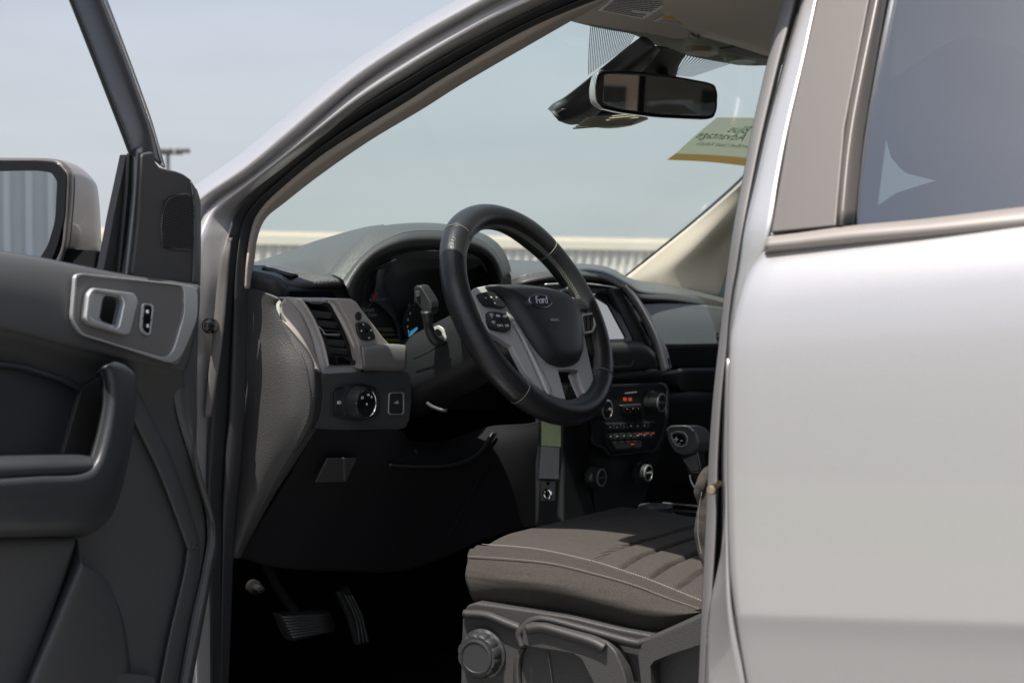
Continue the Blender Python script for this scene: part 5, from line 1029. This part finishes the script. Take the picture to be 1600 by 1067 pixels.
tube('visor_clip', M((1037,53,'d',2.36),(1042,50,'d',2.36),(1054,46,'d',2.37),(1062,47,'d',2.38)), .007, HEADL, RF, 20, 10)
plate('map_lamp', rc(M((1070,83,'d',2.50),(1082,79.5,'d',2.50),(1112,80,'d',2.53),(1124,85,'d',2.56),(1108,90,'d',2.56),(1080,87,'d',2.53)),.2), mat('lens_amber', (.75,.52,.36), .25, coat=.5), RF, .01, .002)
plate('map_lamp', rc(M((1133,98,'d',2.60),(1148,95,'d',2.60),(1166,93.5,'d',2.62),(1184,97,'d',2.66),(1172,103,'d',2.66),(1150,102.5,'d',2.64)),.2), mat('lens_clear', (.55,.60,.52), .25, coat=.5), RF, .01, .002)
loft('roof_console', [M((1124,75,'d',2.50),(1145,71,'d',2.50),(1175,64,'d',2.51),(1215,52,'d',2.53),(1260,38,'d',2.56)), M((1128,77,'d',2.51),(1150,84,'d',2.55),(1180,89,'d',2.6),(1215,92,'d',2.63),(1260,92,'d',2.68))], mat('console_taupe', (.10,.088,.078), .6, grain=('n', 900, .3)), RF, 30, 8, thick=.003)
# camera and sensor cover on the glass
SN = loft('sensor_cover', [Q('f',.012,[(858,172),(866,163),(890,146),(920,122),(955,94),(985,70),(1000,60),(1010,62)]),
    Q('f',.035,[(862,176),(872,170),(900,156),(930,134),(962,106),(990,82),(1008,68),(1016,66)]), Q('f',.060,[(868,184),(884,184),(912,170),(940,146),(972,116),(1000,92),(1018,76),(1024,72)]),
    Q('f',.055,[(876,188),(896,193),(925,182),(950,160),(985,124),(1012,100),(1024,84),(1030,76)])], PLASG, ws, 60, 20, thick=.003)
loft('sensor_bracket', [Q('f',.02,[(972,112),(985,94),(1000,82),(1024,72)]), Q('f',.025,[(1000,116),(1015,100),(1030,88),(1042,74)]), Q('f',.02,[(1053,124),(1057,112),(1061,98),(1070,86)])], mat('bracket_grey', (.055,.055,.052), .6), ws, 20, 14, thick=.003)
loft('cover_base', [Q('f',.030,[(872,186),(892,193),(920,198),(952,201),(985,197),(1013,187)]), Q('f',.060,[(878,184),(905,184),(930,180),(955,178),(985,178),(1010,181)])], PLAS, ws, 30, 8, thick=.003)
for k in range(6):
    y = 182.5+k*3.1; tube('cover_slat', Q('f',.098-k*.002,[(916-k*4,y+3),(950,y+.5-k*.3),(985,y-3),(1004-k*3,y-4.5)]), .0016, mat('slat_cream', (.42,.38,.28), .5), ws, 16, 6)
loft('cover_underside', [Q('f',.050,[(866,182),(890,192),(930,197),(962,197),(1008,186)]), Q('f',.052,[(880,172),(905,174),(935,168),(960,162),(1000,162)])], PLAS, ws, 24, 6, thick=.003)
md = 2.36
MO = [(928,140),(934,114),(944,110.5),(1000,111.5),(1060,119.5),(1108,128.5),(1119,133),(1123,146),(1122,172),(1117,184),(1106,187),(1030,184),(970,176),(940,169),(930,158)]
def mpt(px, py, o=0.): return PL(px, py, MC+MN*o, MN)
MC = on('d', md, 1030, 148); MN = (V((-.86,.50,-.06))).normalized()
RM = plate('rear_view_mirror', rc([mpt(*p) for p in MO], .3), BLK, T, -MN*.022, .005, seg=4); RM['label'] = 'rear view mirror with a black frame and silver end'
ME = [(944,117),(952,115.5),(1000,116),(1058,123),(1105,132),(1114,136),(1118,148),(1117,171),(1112,180),(1104,182),(1030,179),(972,171),(946,164),(942,158)]
plate('mirror_glass', rc([mpt(p[0], p[1], .0012) for p in ME], .3), MIRD, RM, -MN*.001, .0004)
loft('mirror_end', [[mpt(x,y,.001) for x,y in ((944,111),(935,118),(931,140),(933,160),(943,169))], [mpt(x,y,-.012) for x,y in ((938,111),(928,118),(923,140),(925,160),(938,169))], [mpt(x,y,-.022) for x,y in ((942,111),(932,118),(928,140),(930,160),(942,169))]], mat('mirror_end_silver', (.50,.50,.50), .35, .5), RM, 30, 10, thick=.002)
tube('mirror_arm', [mpt(1040,140,-.01), on('f',.03,1035,112)], .011, PLAS, RM, 10, 12)

# ------------------------------------------------------------------ hanging tag
yk = .30
KT = empty('key_tag', on('y', yk, 857, 640), 'clear plastic key tag with green paper strip hanging under the steering wheel', 'key tag')
plate('sleeve', Q('y',yk,[(842,640),(874,640),(874,694),(873,750),(868,752),(868,783),(844,783),(844,752),(839,750),(840,694)]), PLASTIC_CLEAR, KT, .0015, .0004)
ct = plate('paper_insert', Q('y',yk+.002,[(846,640),(876,640),(876,698),(846,696)]), mat('paper_green', (.44,.52,.30), .7, var=.25, vs=60), KT, .0006, 0)
plate('grey_insert', Q('y',yk+.001,[(845,697),(874,699),(873,748),(842,747)]), mat('insert_grey', (.26,.26,.26), .6, var=.15, vs=50), KT, .0006, 0)
plate('sleeve_end', Q('y',yk+.0005,[(845,752),(867,752),(867,782),(845,782)]), mat('sleeve_grey', (.12,.12,.125), .35), KT, .0006, 0)
plate('sleeve_edge', Q('y',yk+.0012,[(839.5,697),(843,697),(842,749),(839.5,749)]), MATS['sleeve_grey'], KT, .0005, 0)
lathe('snap_button', on('y',yk+.002,856,772), V((0,1,0)), [(.0095,-.001),(.0095,.0015),(.008,.003),(.006,.0035),(.006,.002),(.001,.0022)], CHR, KT, 32)
lathe('punched_hole', on('y',yk+.002,856,755), V((0,1,0)), [(.0028,-.001),(.0028,.0005),(.0005,.0005)], VOID, KT, 20)

# ------------------------------------------------------------------ keep to thing > part > sub-part
def depth(o):
    d = 0
    while o.parent: o = o.parent; d += 1
    return d
for o in list(COL.objects):
    while depth(o) > 2:
        g = o.parent.parent; o.parent = g
